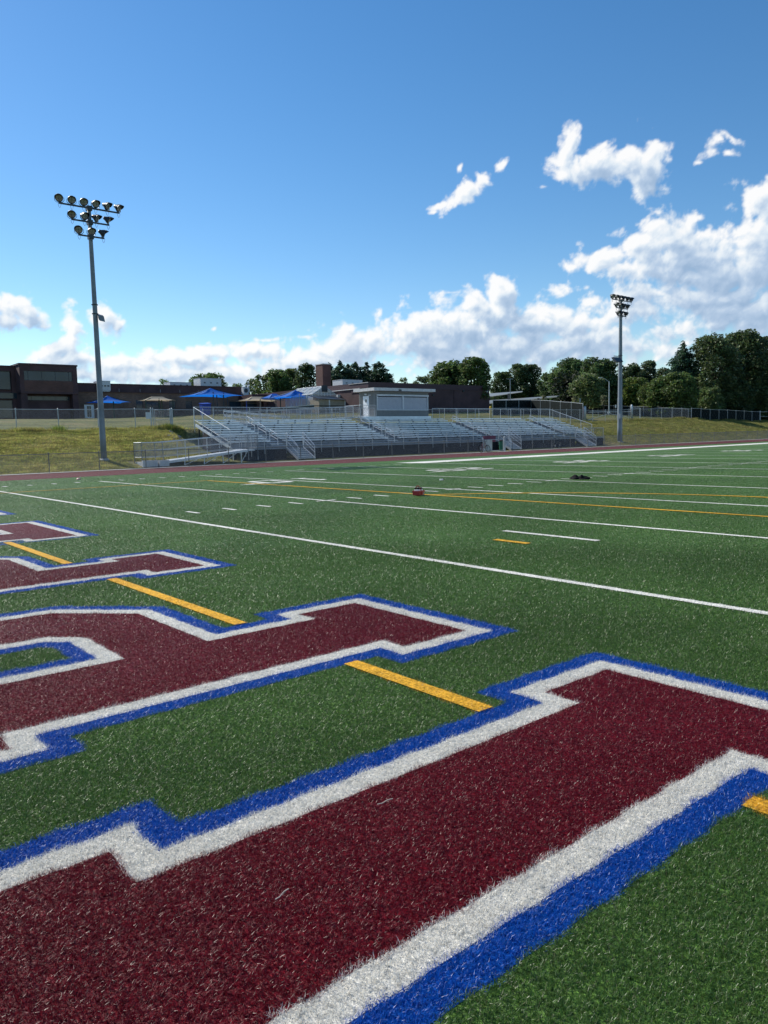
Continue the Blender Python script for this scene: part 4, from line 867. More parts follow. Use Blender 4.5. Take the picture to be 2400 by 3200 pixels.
# ------------------------------------------------------------------ shade canopies
def shade(px0, px1, pe, papex, Y, dpt, fab, posts, label, ridge=0, pm='greenpost'):
    x0, x1 = X_(px0, Y), X_(px1, Y); pc = (px0+px1)/2; ze = Z_(pc, pe, Y); za = Z_(pc, papex, Y+dpt/2); xc, yc = (x0+x1)/2, Y+dpt/2
    gz_ = float(H(xc, yc)); t_ = thing('shade_canopy', (xc, yc, gz_), label, 'shade canopy', 'fabric shade canopies on the school patio')
    rh = (x1-x0)*ridge/2; n = 10; vs = []; fs = []
    cor = [(x0, Y), (x1, Y), (x1, Y+dpt), (x0, Y+dpt)]; top = [(xc-rh, yc), (xc+rh, yc), (xc+rh, yc), (xc-rh, yc)]
    mb = MB()
    for s_ in range(4):
        a, b = cor[s_], cor[(s_+1) % 4]; ta, tb = top[s_], top[(s_+1) % 4]; g_ = []
        for i in range(7):
            f = i/6; ro = []
            for j in range(n+1):
                u = j/n; sag = 1-.10*math.sin(math.pi*u)       # cable edge curves in
                ex = xc+(a[0]+(b[0]-a[0])*u-xc)*(sag if s_ % 2 else 1); ey = yc+(a[1]+(b[1]-a[1])*u-yc)*(1 if s_ % 2 else sag)
                txx = ta[0]+(tb[0]-ta[0])*u; ty = ta[1]+(tb[1]-ta[1])*u
                ro.append((ex+(txx-ex)*f, ey+(ty-ey)*f, ze+.10*math.sin(math.pi*u)*(1-f)+(za-ze)*(f-.16*math.sin(math.pi*f))))
            g_.append(ro)
        for dz, fl_ in ((0, 0), (-.03, 1)):
            o0 = len(mb.v); mb.v += [(x, y, z+dz) for r_ in g_ for x, y, z in r_]
            for i in range(6):
                for j in range(n):
                    q = (o0+i*(n+1)+j, o0+i*(n+1)+j+1, o0+(i+1)*(n+1)+j+1, o0+(i+1)*(n+1)+j); mb.f.append(q[::-1] if fl_ else q); mb.mi.append(0)
            if fl_ == 0: break
    mb.build('canopy', M[fab], t_, True)
    for pxx, yy in posts:
        x = X_(pxx, yy); mb = MB(); k_ = min(abs(x-x0), abs(x1-x))/(abs(x1-x0)/2); mb.bar((x, yy, gz_-.3), (x, yy, ze+(za-ze)*min(1, k_)*.5), .09, n=8); mb.build('post', M[pm], t_)
    mb = MB()
    for c, q in zip(cor, top): mb.bar((c[0], c[1], ze-.03), (q[0], q[1], za-.10), .045, n=5)
    mb.build('frame', M[pm], t_); return t_
shade(296, 411, 1256, 1236.5, 90, 5.0, 'bluefab', [(354, 92.5)], 'blue shade canopy just right of the left floodlight pole, leftmost of all')
shade(456, 553, 1250.5, 1239.5, 94, 3.6, 'tanfab', [(455, 94.2), (497, 95), (505, 97), (540, 94.2)], 'tan shade canopy with green posts between the leftmost blue one and the largest blue one', .35)
shade(612, 764, 1235, 1213.5, 86, 7.0, 'bluefab', [(667, 87.5), (678, 91.5), (699, 87.5), (711, 91.5)], 'largest blue shade canopy, on four tall posts behind the left of the bleachers', 0, 'darkmetal')
shade(774, 888, 1251, 1240, 84, 4.0, 'tanfab', [(813, 84.6), (862, 84.6)], 'tan shade canopy overlapped by two blue ones, near the gym side wall', .45, 'wood')
shade(843, 912, 1243.5, 1231, 82, 4.2, 'bluefab', [(876, 84)], 'small blue shade canopy partly hidden behind the blue one by the greenhouse', .2)
shade(893, 1007, 1241, 1219.5, 77, 5.4, 'bluefab', [(936, 78), (957, 80), (941, 82)], 'blue shade canopy in front of the greenhouse', 0, 'galv')
# ------------------------------------------------------------------ solar canopies over the parking lot
def slab(nm, p, th, label):
    t_ = thing(nm, p[0], label, 'solar canopy', 'solar roofs over the parking lot'); mb = MB()
    mb.hexa([(x, y, z-th) for x, y, z in p]+[tuple(q) for q in p]); mb.build('roof', M['panel'], t_)
    g_ = float(H(p[0][0], p[0][1])); a, b = Vector(p[0]), Vector(p[1])
    for f in (.12, .5, .86):
        c = a+(b-a)*f; mb = MB(); mb.sqbar((c.x, c.y+1.5, g_-1), (c.x, c.y+1.5, c.z-.1), .35); mb.build('column', M['darkmetal'], t_)
    mb = MB()
    for k in range(1, 24): c = a+(b-a)*k/24; mb.sqbar((c.x, c.y-.02, c.z-th*.5), (c.x+.3, c.y-.02, c.z-th*.5), .04, th*.7)
    mb.build('beam', M['trim'], t_)
def ad(px_, py_, D): r_ = ray(px_, py_)/FPX; return tuple(float(v) for v in CAM+r_*D)
slab('solar_canopy', [ad(1470, 1247, 196), ad(1632, 1223.5, 166), ad(1634, 1222, 172), ad(1480, 1233, 204)], .14, 'upper slanting solar canopy roof just right of the gym')
slab('solar_canopy', [ad(1500, 1262, 176), ad(1740, 1238, 147), ad(1749, 1236, 152), ad(1510, 1252, 186)], .2, 'lower and longer slanting solar canopy roof over the dark screened fence')
# ------------------------------------------------------------------ trees: tapered trunk, limbs, and thousands of small leaf faces in clumps
def leaf_cloud(name, cents, rads, per, size, base_rgb, parent, seed, droop=.3, hollow=.45):
    g_ = np.random.default_rng(seed); P = []; T = []
    for c, r_ in zip(cents, rads):
        n = int(per*(r_[0]*r_[1]*r_[2])**(2/3)); d = g_.normal(0, 1, (n, 3)); d /= np.linalg.norm(d, axis=1)[:, None]
        rr = hollow+(1.06-hollow)*g_.uniform(0, 1, n)**.55; bump = 1+.16*np.sin(d[:, 0]*5+c[0])*np.sin(d[:, 1]*6+c[1])+.12*np.sin(d[:, 2]*9+c[2]*3)
        p = np.array(c)+d*(rr*bump)[:, None]*np.array(r_); P.append(p); t_ = np.array(base_rgb)*g_.uniform(.75, 1.3)*np.ones((n, 3)); T.append(t_*g_.uniform(.6, 1.5, n)[:, None]*(1+g_.normal(0, .08, (n, 3))))
    P = np.concatenate(P); T = np.concatenate(T); n = len(P)
    a = g_.normal(0, 1, (n, 3)); a[:, 2] *= .45; a /= np.linalg.norm(a, axis=1)[:, None]; b = np.cross(a, g_.normal(0, 1, (n, 3))); b /= np.linalg.norm(b, axis=1)[:, None]
    s = (size*g_.uniform(.5, 1.4, n))[:, None]; a = a*s; b = b*s*.55
    q = np.stack([P-a, P-b*.9+a*.1, P+a, P+b], 1); return npmesh(name, q, 4, M['leaf'], np.clip(T, .002, .5), parent)
def trunk(parent, x, y, z, h, r, tops, seed, lean=0):
    rr = random.Random(seed); mb = MB(); n = 7; pts = [Vector((x, y, z-.5))]
    for k in range(1, n+1): pts.append(Vector((x+lean*k/n+rr.uniform(-.12, .12)*k/n*h*.12, y+rr.uniform(-.12, .12)*h*.1*k/n, z+h*k/n)))
    for k in range(n): mb.bar(pts[k], pts[k+1], r*(1-.8*k/n)*(1.25 if k == 0 else 1), r*(1-.8*(k+1)/n), n=8, caps=False)
    for t_ in tops:
        s_ = pts[rr.randint(2, n-1)]; t_ = Vector(t_); m_ = s_.lerp(t_, .5)+Vector((0, 0, .06*h)); mb.bar(s_, m_, r*.34, r*.22, n=5, caps=False); mb.bar(m_, t_, r*.22, r*.06, n=5, caps=False)
        for _ in range(2): e_ = t_+Vector((rr.uniform(-1, 1), rr.uniform(-1, 1), rr.uniform(.1, 1)))*h*.08; mb.bar(m_.lerp(t_, .5), e_, r*.1, r*.03, n=4, caps=False)
    return mb.build('trunk', M['bark'], parent)
NL = [0]
def broad(px_, top, halfw, D, label, rgb=(.040, .062, .018), seed=0, bot=None, nc=16, size=.26, per=150, cat='tree', group=None, name='broadleaf_tree', flat=.8, hollow=.45):
    r_ = ray(px_, 1300)/FPX; p = CAM+r_*D; x, y = float(p[0]), float(p[1]); z = float(H(x, y)); rt = ray(px_, top)/FPX; zt_ = float((CAM+rt*D)[2]); h = zt_-z; w_ = halfw*D/FPX
    t_ = thing(name, (x, y, z), label, cat, group); rr = random.Random(seed); cb = z+h*(bot if bot is not None else .16)
    cents = []; rads = []; hc = zt_-cb; nc = int(nc*1.9)
    for k in range(nc):
        f = (k+.5)/nc; zz = cb+hc*(.06+.90*f); prof = math.sqrt(max(.03, 1-((f-.40)/.66)**2))
        a = k*2.4+rr.uniform(-.6, .6); cr_ = w_*rr.uniform(.20, .36); rad = max(0, w_*prof*rr.choice([1, 1, .95, .6])-cr_*.55)
        cents.append((x+rad*math.cos(a), y+rad*math.sin(a), min(zz, zt_-cr_*flat*rr.uniform(.7, 1.5)))); rads.append((cr_*rr.uniform(.85, 1.3), cr_*rr.uniform(.85, 1.3), cr_*flat))
    for k in range(4):
        a = rr.uniform(0, 6.28); cents.append((x+w_*.38*math.cos(a), y+w_*.3*math.sin(a), zt_-w_*rr.uniform(.2, .45))); rads.append((w_*.30, w_*.30, w_*.20))
    cents.append((x, y, cb+hc*.48)); rads.append((w_*.74, w_*.74, hc*.40))
    trunk(t_, x, y, z, h*.82, max(.12, h*.022), [tuple(np.array(c)) for c in cents[::2]], seed)
    leaf_cloud('crown', cents, rads, 1.25*per*(.26/size)**1.6, size, tuple(c*2.45 for c in rgb), t_, seed+50, hollow=hollow); return t_
def conifer(px_, top, halfw, D, label, rgb=(.020, .036, .020), seed=0, group=None, bot=.08, size=.26, gap=1.0, pine=False):
    r_ = ray(px_, 1300)/FPX; p = CAM+r_*D; x, y = float(p[0]), float(p[1]); z = float(H(x, y)); zt_ = float((CAM+ray(px_, top)/FPX*D)[2]); h = zt_-z; w_ = halfw*D/FPX
    t_ = thing('conifer_tree', (x, y, z), label, 'tree', group); rr = random.Random(seed); cents = []; rads = []; tops = []
    L = 17; w_ *= 1.25 if pine else 2.9
    for k in range(L):
        f = k/(L-1); zz = z+h*(bot+(1-bot)*f)-.4; R_ = w_*((1-f)**(.62 if pine else .55)*.98+.03); nb = max(2, int(6*(1-f)+2))
        for j in range(nb):
            a = k*1.7+j*6.283/nb+rr.uniform(-.3, .3); q = R_*rr.uniform(.65, 1.2); l_ = q*.55
            cents.append((x+l_*math.cos(a), y+l_*math.sin(a), zz+rr.uniform(-.3, .3)+(.25*q if pine else -.1*q))); rads.append((max(.35, abs(q*.5*math.cos(a))+.30), max(.35, abs(q*.5*math.sin(a))+.30), .32*gap+h*.022)); tops.append((x+q*.9*math.cos(a), y+q*.9*math.sin(a), zz+(.3*q if pine else 0)))
    cents.append((x, y, z+h*.4)); rads.append((w_*.5, w_*.5, h*.36))
    trunk(t_, x, y, z, h*.97, max(.12, h*.018), tops[::6], seed)
    leaf_cloud('crown', cents, rads, 260, size, tuple(c*2.45 for c in rgb), t_, seed+70, hollow=.1); return t_
G1, G2 = 'trees standing behind the school roofs', 'tall trees beyond the parking lot and grass on the right'
broad(516, 1184, 20, 172, 'small light green treetop over the low school roof, left of the flat rooftop unit', (.07, .10, .03), 1, bot=.4, nc=8, group=G1, per=60)
broad(655, 1169, 58, 165, 'round dark treetop behind the big grey rooftop unit', seed=2, group=G1, bot=.3)
broad(742, 1196, 24, 175, 'thin small treetop over the roof right of the big rooftop unit', (.06, .085, .03), 3, bot=.4, nc=8, group=G1, per=50)
broad(795, 1183, 30, 172, 'low tree at the left end of the tree group by the chimney', seed=4, group=G1, bot=.3, nc=10, per=100)
broad(825, 1171, 30, 168, 'loose open treetop second from the left in the group by the chimney', (.045, .066, .022), 5, group=G1, bot=.3, nc=10, per=90)
broad(872, 1152, 46, 165, 'broad dark tree in the middle of the group left of the chimney', seed=6, group=G1, bot=.25, nc=20)
broad(915, 1152, 34, 172, 'olive green tree between the broad one and the tree touching the chimney', (.05, .062, .02), 7, group=G1, bot=.25)
broad(960, 1137, 36, 160, 'tallest dark tree directly left of the brick chimney', (.03, .046, .018), 8, group=G1, bot=.25, nc=20)
conifer(1034, 1137, 22, 165, 'narrow dark conifer directly right of the brick chimney', seed=9, group=G1)
conifer(1066, 1132, 34, 160, 'wide dark conifer second to the right of the chimney', seed=10, group=G1)
conifer(1092, 1140, 26, 168, 'dark conifer behind the gym rooftop unit', seed=24, group=G1)
conifer(1117, 1133, 30, 162, 'feathery conifer above the left part of the press box', seed=11, group=G1)
conifer(1150, 1136, 20, 166, 'slim open conifer over the middle of the conifer row', seed=12, group=G1, gap=.6)
conifer(1187, 1130, 30, 162, 'tallest pointed conifer, at the right end of the conifer row', seed=13, group=G1, gap=.8)
broad(1215, 1171, 22, 160, 'low round bushy tree at the right foot of the conifer row', (.03, .045, .02), 14, group=G1, bot=.2, nc=8)
broad(1263, 1180, 18, 185, 'tiny far treetop over the gym roof, left one of two', (.05, .07, .03), 15, group=G1, bot=.4, nc=6, per=80)
broad(1325, 1176, 38, 185, 'low far treetop over the gym roof, right one of two', (.05, .065, .03), 16, group=G1, bot=.4, nc=10, per=80)
broad(1405, 1133, 62, 150, 'wide round tree rising behind the gym roof', seed=17, group=G1, bot=.2, nc=24)
broad(1482, 1116, 52, 146, 'tallest round tree behind the right end of the gym', (.045, .066, .02), 18, group=G1, bot=.2, nc=24)
broad(1572, 1160, 42, 214, 'dark oak just right of the gym, above the upper solar roof', (.026, .040, .016), 19, group=G2, nc=16)
broad(1628, 1136, 44, 212, 'dark knobbly oak with two high tufts, above the solar roofs', (.03, .046, .018), 20, group=G2, nc=22)
broad(1665, 1136, 34, 214, 'dark oak at the right shoulder of the knobbly pair', (.028, .042, .017), 21, group=G2, nc=16)
broad(1722, 1165, 44, 205, 'sloping green tree left of the big rounded mass', (.036, .056, .02), 22, group=G2)
broad(1790, 1124, 70, 185, 'left half of the big rounded tree mass left of the right pole', (.036, .058, .02), 23, group=G2, nc=28)
broad(1872, 1120, 66, 150, 'right half of the big rounded tree mass, touching the right pole', (.034, .052, .019), 25, group=G2, nc=28)
broad(1838, 1168, 56, 138, 'lower leafy tree with pale leaves around the street lamp', (.05, .066, .025), 26, group=G2, nc=22, per=110)
broad(1966, 1140, 50, 160, 'dark tree just behind the right floodlight pole', (.028, .042, .016), 27, group=G2, nc=20)
broad(2022, 1127, 40, 162, 'grey green tree right of the floodlight pole', (.045, .06, .028), 28, group=G2, nc=18)
broad(1985, 1180, 48, 152, 'yellowish green lower tree right behind the floodlight pole', (.05, .07, .015), 29, group=G2, nc=16)
broad(2068, 1152, 36, 165, 'small tree between the grey green tree and the tall pine', (.035, .05, .02), 30, group=G2)
conifer(2132, 1078, 60, 150, 'tall dark pine with reaching branches, left of the huge oak', (.022, .042, .024), 31, group=G2, pine=True, gap=1.6, bot=.15, size=.24)
broad(2225, 1052, 78, 148, 'left half of the huge oak near the right edge', (.034, .048, .018), 32, group=G2, nc=34, bot=.1, per=100, hollow=.65)
broad(2318, 1036, 88, 156, 'main crown of the huge oak near the right edge', (.030, .044, .016), 33, group=G2, nc=40, bot=.1, per=100, hollow=.65)
broad(2395, 1050, 62, 165, 'dark tree cut off by the right edge of the picture', (.030, .044, .018), 34, group=G2, nc=26, bot=.1)
broad(2500, 1060, 90, 175, 'tree beyond the right edge', (.030, .044, .018), 35, nc=26, bot=.1)
broad(2100, 1166, 72, 134, 'big round light green bushy tree in front of the pine', (.044, .064, .018), 36, group=G2, nc=34, bot=.0, per=190, size=.22, hollow=.6)
broad(2035, 1192, 42, 136, 'left lobe of light green bushy growth, beside the big round bush', (.044, .062, .018), 37, group=G2, nc=18, bot=.0, per=190, size=.22)
broad(2215, 1208, 44, 142, 'leafy bush with large leaves below the left of the huge oak', (.045, .064, .022), 38, group=G2, nc=16, bot=.0, size=.24)
broad(2290, 1180, 60, 150, 'dark understorey tree below the middle of the huge oak', (.028, .042, .016), 39, group=G2, nc=20, bot=.0)
broad(2375, 1190, 55, 158, 'dark understorey tree at the right edge above the windscreen fence', (.026, .040, .016), 40, group=G2, nc=18, bot=.0)
broad(2150, 1258, 22, 133, 'small pale shrub poking over the windscreen fence', (.07, .08, .03), 41, group=G2, nc=6, bot=.0, size=.2, name='shrub', cat='shrub')
# understorey filling the wood's foot, its leaves coloured dark for the shadow there
def undergrowth():
    c, r_ = [], []; g_ = np.random.default_rng(77)
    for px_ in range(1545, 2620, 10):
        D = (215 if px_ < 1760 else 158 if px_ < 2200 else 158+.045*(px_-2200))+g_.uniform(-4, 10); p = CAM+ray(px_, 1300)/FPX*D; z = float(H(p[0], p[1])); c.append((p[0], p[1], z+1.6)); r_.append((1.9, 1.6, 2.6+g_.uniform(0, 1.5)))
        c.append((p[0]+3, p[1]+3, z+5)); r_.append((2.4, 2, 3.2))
    o = leaf_cloud('wood_undergrowth', c, r_, 60, .42, (.018, .028, .012), None, 5); tag(o, 'undergrowth at the foot of the wood on the right, coloured dark as shadow', 'undergrowth', kind='stuff')
undergrowth()
# saplings on the far grass
for px_, top, D, sd_, lb in ((1798, 1237, 128, 1, 'young thin tree beside the fire hydrant on the far grass'), (1887, 1233, 128, 2, 'young thin tree left of the street lamp on the far grass'), (1700, 1235, 130, 3, 'young brownish tree in front of the lower solar roof')):
    broad(px_, top, 12, D, lb, (.055, .06, .03), 60+sd_, bot=.42, nc=7, per=90, size=.16, name='sapling')
# ------------------------------------------------------------------ small things on the far grass
def gz_at(px_, D): p = CAM+ray(px_, 1300)/FPX*D; return float(p[0]), float(p[1]), float(H(p[0], p[1]))
def ztop(px_, py_, D): return float((CAM+ray(px_, py_)/FPX*D)[2])
x, y, z = gz_at(1903, 130); t_ = thing('street_lamp', (x, y, z), 'grey street lamp with a curved arm pointing left, in front of the dark trees', 'street lamp'); zt_ = ztop(1903, 1192, 130)
mb = MB(); mb.rev([(.11, z-.2), (.08, zt_)], (x, y, 0), n=8); mb.build('pole', M['galv'], t_); mb = MB()
d = -cR; pts = [Vector((x, y, zt_-.15))+Vector(d)*(1.2*s)+Vector((0, 0, .75*math.sin(s*1.35))) for s in (0, .3, .6, .9, 1.0)]; mb.path(pts, .035); mb.build('arm', M['galv'], t_)
mb = MB(); mb.sqbar(pts[-1], pts[-1]+Vector(d)*.55, .22, .1); mb.build('lamp_head', M['hvac'], t_)
x, y, z = gz_at(1595, 150); t_ = thing('lot_lamp', (x, y, z), 'slim parking lot lamp post with two flat heads right of the gym', 'street lamp'); zt_ = ztop(1595, 1185, 150)
mb = MB(); mb.bar((x, y, z-.2), (x, y, zt_), .09, .07, n=8); mb.build('pole', M['galv'], t_); mb = MB(); c = Vector((x, y, zt_)); mb.sqbar(c-Vector(cR)*.65, c+Vector(cR)*.65, .18, .07); mb.build('lamp_head', M['galv'], t_)
def post_sign(px_, pt, D, label, w_=.3, h_=.45, m_='hvac', pt2=None, ps='dark_metal'):
    x, y, z = gz_at(px_, D); zt_ = ztop(px_, pt, D); t_ = thing('sign_post', (x, y, z), label, 'sign'); mb = MB(); mb.bar((x, y, z-.2), (x, y, zt_), .035, n=6); mb.build('post', M['darkpost'], t_)
    if h_: mb = MB(); mb.sqbar((x, y-.05, zt_-h_), (x, y-.05, zt_), w_, .03); mb.build('sign_plate', M[m_], t_)
post_sign(1812, 1245, 118, 'thin grey sign post with a narrow plate left of the orange cone', .3, .6, 'pole'); post_sign(1923, 1265, 118, 'short white sign on a post just left of the right floodlight pole', .3, .45, 'hvac'); post_sign(1929, 1244, 112, 'thin dark bare pole touching the right floodlight pole', .05, 0)
post_sign(1806, 1270, 122, 'small pale sign left of the orange cone', .42, .62); post_sign(1601, 1272, 136, 'small white sign in front of the screened fence, left one', .25, .4); post_sign(1630, 1270, 136, 'small white sign in front of the screened fence, right one', .35, .55)
x, y, z = gz_at(1822, 118); t_ = thing('traffic_cone', (x, y, z), 'tall orange traffic cone beside the left fat gate post', 'cone'); zt_ = ztop(1822, 1268, 118)
mb = MB(); mb.rev([(.30, z), (.26, z+.1), (.03, max(zt_, z+.8))], (x, y, 0), n=12); mb.build('cone_body', M['orange'], t_); mb = MB(); mb.box(x-.4, x+.4, y-.4, y+.4, z-.02, z+.06); mb.build('base', M['black'], t_)
x, y, z = gz_at(1790, 124); t_ = thing('fire_hydrant', (x, y, z), 'cream fire hydrant at the edge of the far grass', 'hydrant'); z = z+.1
mb = MB(); mb.rev([(.22, z), (.22, z+.1), (.15, z+.12), (.15, z+.7), (.2, z+.72), (.2, z+.78), (.13, z+.9), (.03, z+.98)], (x, y, 0), n=12); mb.build('barrel', M['tanfab'], t_); mb = MB(); mb.bar((x-.3, y, z+.55), (x+.3, y, z+.55), .09, n=8); mb.build('outlet', M['tanfab'], t_)
x, y, z = gz_at(1533, 112); t_ = thing('bollard', (x, y, z), 'yellow bollard at the right corner of the gym', 'bollard'); zt_ = ztop(1533, 1270, 112); mb = MB(); mb.rev([(.16, z-.2), (.16, zt_-.1), (.12, zt_), (.03, zt_+.05)], (x, y, 0), n=10); mb.build('tube', M['yellowp'], t_)
# playground pieces by the wing
x = X_(640, 96); z = float(H(x, 96)); t_ = thing('recycling_bin', (x, 96, z), 'blue bin standing against the brick wing left of the largest blue canopy', 'bin'); zt_ = Z_(640, 1262, 96)
mb = MB(); mb.hexa([(x-.7, 95.5, z-.1), (x+.7, 95.5, z-.1), (x+.7, 96.5, z-.1), (x-.7, 96.5, z-.1), (x-.85, 95.4, zt_-.1), (x+.85, 95.4, zt_-.1), (x+.85, 96.6, zt_-.1), (x-.85, 96.6, zt_-.1)]); mb.build('body', M['bluep'], t_)
mb = MB(); mb.hexa([(x-.9, 95.3, zt_-.08), (x+.9, 95.3, zt_-.08), (x+.9, 96.7, zt_+.05), (x-.9, 96.7, zt_+.05), (x-.9, 95.3, zt_-.02), (x+.9, 95.3, zt_+.06), (x+.9, 96.7, zt_+.25), (x-.9, 96.7, zt_+.15)]); mb.build('lid', M['bluep'], t_)
x0, x1 = X_(770, 88), X_(800, 88); z = float(H(x0, 88)); zt_ = Z_(785, 1253, 88); t_ = thing('swing_frame', (x0, 88, z), 'blue metal play frame in front of the low wing', 'play frame')
mb = MB(); mb.bar((x0, 88, z-.1), (x0, 88, zt_), .1, n=8); mb.bar((x0, 88, zt_), (x1, 88, zt_+.12), .08, n=8); mb.bar((x0, 88, z-.1), (x0+.0, 90, z+.0), .08); mb.build('blue_frame', M['bluep'], t_)
x0, x1 = X_(753, 86), X_(810, 86); z = float(H(x0, 86)); zt_ = Z_(785, 1260, 86); t_ = thing('ball_goal', (x0, 86, z), 'dark low play goal frame beside the blue play frame', 'play frame')
mb = MB(); mb.path([(x0, 86, z-.1), (x0, 86, zt_-.2), (x0+.3, 86, zt_), (x1-.3, 86, zt_), (x1, 86, zt_-.2), (x1, 86, z-.1)], .05); mb.build('goal_frame', M['darkmetal'], t_)
# ------------------------------------------------------------------ things on the field
def put(px_, py_, z=0.0): r_ = ray(px_, py_); return CAM+r_*((z-CAM[2])/r_[2])
def bottle(c, rz, label, lying=False, s=1.0, group=None):
    t_ = thing('water_bottle', (0, 0, 0), label, 'bottle', group, absolute=False)
    mb = MB(); mb.rev([(.034*s, 0), (.037*s, .01*s), (.037*s, .075*s), (.032*s, .095*s), (.037*s, .115*s), (.037*s, .165*s), (.03*s, .18*s)], (0, 0, 0), n=14); mb.build('flask', M['clear'], t_, True)
    mb = MB(); mb.rev([(.034*s, .178*s), (.034*s, .205*s), (.014*s, .215*s), (.011*s, .245*s), (.004*s, .25*s)], (0, 0, 0), n=12); mb.build('cap', M['black'], t_, True)
    t_.location = c; t_.rotation_euler = (R(90), 0, rz) if lying else (0, 0, rz); return t_
cc_ = put(1308, 1549); cx_, cy_ = float(cc_[0]), float(cc_[1])
CA = thing('bottle_carrier', (cx_, cy_, .0), 'red plastic bottle carrier standing on the yellow line in the middle of the field', 'bottle carrier', absolute=False)
w2, d2, h2 = .145, .10, .115; rz = .35
mb = MB(); T_ = .008
for a in ((-w2, w2, -d2, -d2+T_), (-w2, w2, d2-T_, d2), (-w2, -w2+T_, -d2+T_, d2-T_), (w2-T_, w2, -d2+T_, d2-T_)): mb.box(*a, .02, .02+h2)
mb.box(-w2+T_, w2-T_, -d2+T_, d2-T_, .02, .03); mb.box(-w2-.01, w2+.01, -d2-.01, -d2-.001, h2-.01, h2+.02); mb.box(-w2-.01, w2+.01, d2+.001, d2+.01, h2-.01, h2+.02)
mb.build('tray', M['red'], CA)
mb = MB(); mb.path([(-.03, -d2-.006, .03), (-.03, -d2-.006, .12), (-.03, -.06, .22), (-.03, -.027, .255), (-.03, .027, .255), (-.03, .06, .22), (-.03, d2+.006, .12), (-.03, d2+.006, .03)], .009); mb.sqbar((-.03, -.03, .26), (-.03, .03, .26), .03, .02); mb.build('handle', M['red'], CA)
mb = MB(); n = 18    # pale round emblem on the front: a ring with a bolt
for k in range(n):
    if k in (1, 2): continue
    a0, a1 = 2*math.pi*k/n, 2*math.pi*(k+1)/n; mb.add([(w2*.62+r_*math.cos(a)*.62, -d2-.003, .075+r_*math.sin(a)) for r_, a in ((.030, a0), (.044, a0), (.044, a1), (.030, a1))], [(0, 1, 2, 3)])
mb.add([(w2*.62+u*.45, -d2-.0035, .075+v*.7) for u, v in ((.012, .045), (-.022, -.004), (-.002, -.004), (-.012, -.045), (.024, .010), (.004, .010))], [(0, 1, 2, 3, 4, 5)]); mb.build('emblem', M['hvac'], CA)
CA.rotation_euler.z = rz
ks = [('clear bottle in the back left slot of the red carrier', -.16, .07), ('clear bottle in the front left slot of the red carrier', -.15, -.08), ('clear bottle in the back middle slot of the red carrier', .02, .08), ('clear bottle in the front middle slot of the red carrier', .03, -.08), ('clear bottle in the back right slot of the red carrier', .16, .08), ('clear bottle in the front right slot of the red carrier', .17, -.07)]
for lb, u, v in ks:
    u *= .58; v *= .58
    bottle((cx_+u*math.cos(rz)-v*math.sin(rz), cy_+u*math.sin(rz)+v*math.cos(rz), .035), 0, lb, s=.80, group='bottles in the red carrier')
p = put(1379, 1497, .05); bt = bottle((float(p[0]), float(p[1]), .032), R(90-12), 'lone white bottle with black cap lying on the field beyond the red carrier', True, .78)
bt.location.x -= .08
# black gear bag heap
p0, p1 = put(1787, 1497), put(1841, 1498); mid = (p0+p1)/2; g_ = np.random.default_rng(8)
BGo = thing('gear_bag', (float(mid[0]), float(mid[1]), 0), 'black gear bag and straps lying flat on the field near the hash marks', 'bag'); u = Vector(p1-p0); L = u.length; u.normalize(); v = Vector((-u.y, u.x, 0))
mb = MB()
def lump(c, a, b, h, n=14, m_=5, s_=0):
    for i in range(m_):
        pass
    vs = []; fs = []
    for i in range(m_+1):
        f = i/m_; rr_ = math.cos(f*math.pi/2)**.7
        for k in range(n):
            t_ = 2*math.pi*k/n; q = 1+.16*math.sin(3*t_+s_)+.1*math.sin(5*t_+s_*2); vs.append(c+u*(a*rr_*q*math.cos(t_))+v*(b*rr_*q*math.sin(t_))+Vector((0, 0, h*math.sin(f*math.pi/2)*(1+.12*math.sin(2*t_+s_)))))
    for i in range(m_):
        for k in range(n): fs.append((i*n+k, i*n+(k+1) % n, (i+1)*n+(k+1) % n, (i+1)*n+k))
    mb.add(vs, fs)
M0 = Vector(mid); lump(M0-u*L*.18, L*.32, .2, .09, s_=1); lump(M0+u*L*.22, L*.27, .2, .06, s_=2); mb.build('bag_body', M['black'], BGo, True)
mb = MB(); lump(M0-u*L*.30, .13, .12, .14, s_=3); lump(M0+u*L*.06, .10, .12, .14, s_=4); lump(M0-u*L*.45, .1, .1, .09, s_=5); lump(M0+u*L*.14, .14, .1, .10, s_=6); mb.build('shoe', M['black'], BGo, True)
mb = MB(); mb.path([M0+u*L*.1+Vector((0, 0, .09)), M0+u*L*.3+v*.1+Vector((0, 0, .07)), M0+u*L*.5+Vector((0, 0, .03))], .03); mb.path([M0+u*L*.3+Vector((0, 0, .05)), M0+u*L*.52+v*.05+Vector((0, 0, .04))], .035); mb.build('strap', M['black'], BGo)
p = put(246, 1498, -.02); mb = MB(); mb.rev([(.11, -.01), (.10, .02), (.06, .055), (.02, .07)], (float(p[0]), float(p[1]), -.02), n=18); tag(mb.build('marker_disc', M['pink'], None, True), 'pale pink marker dome on the turf near the track at the far left', 'marker')
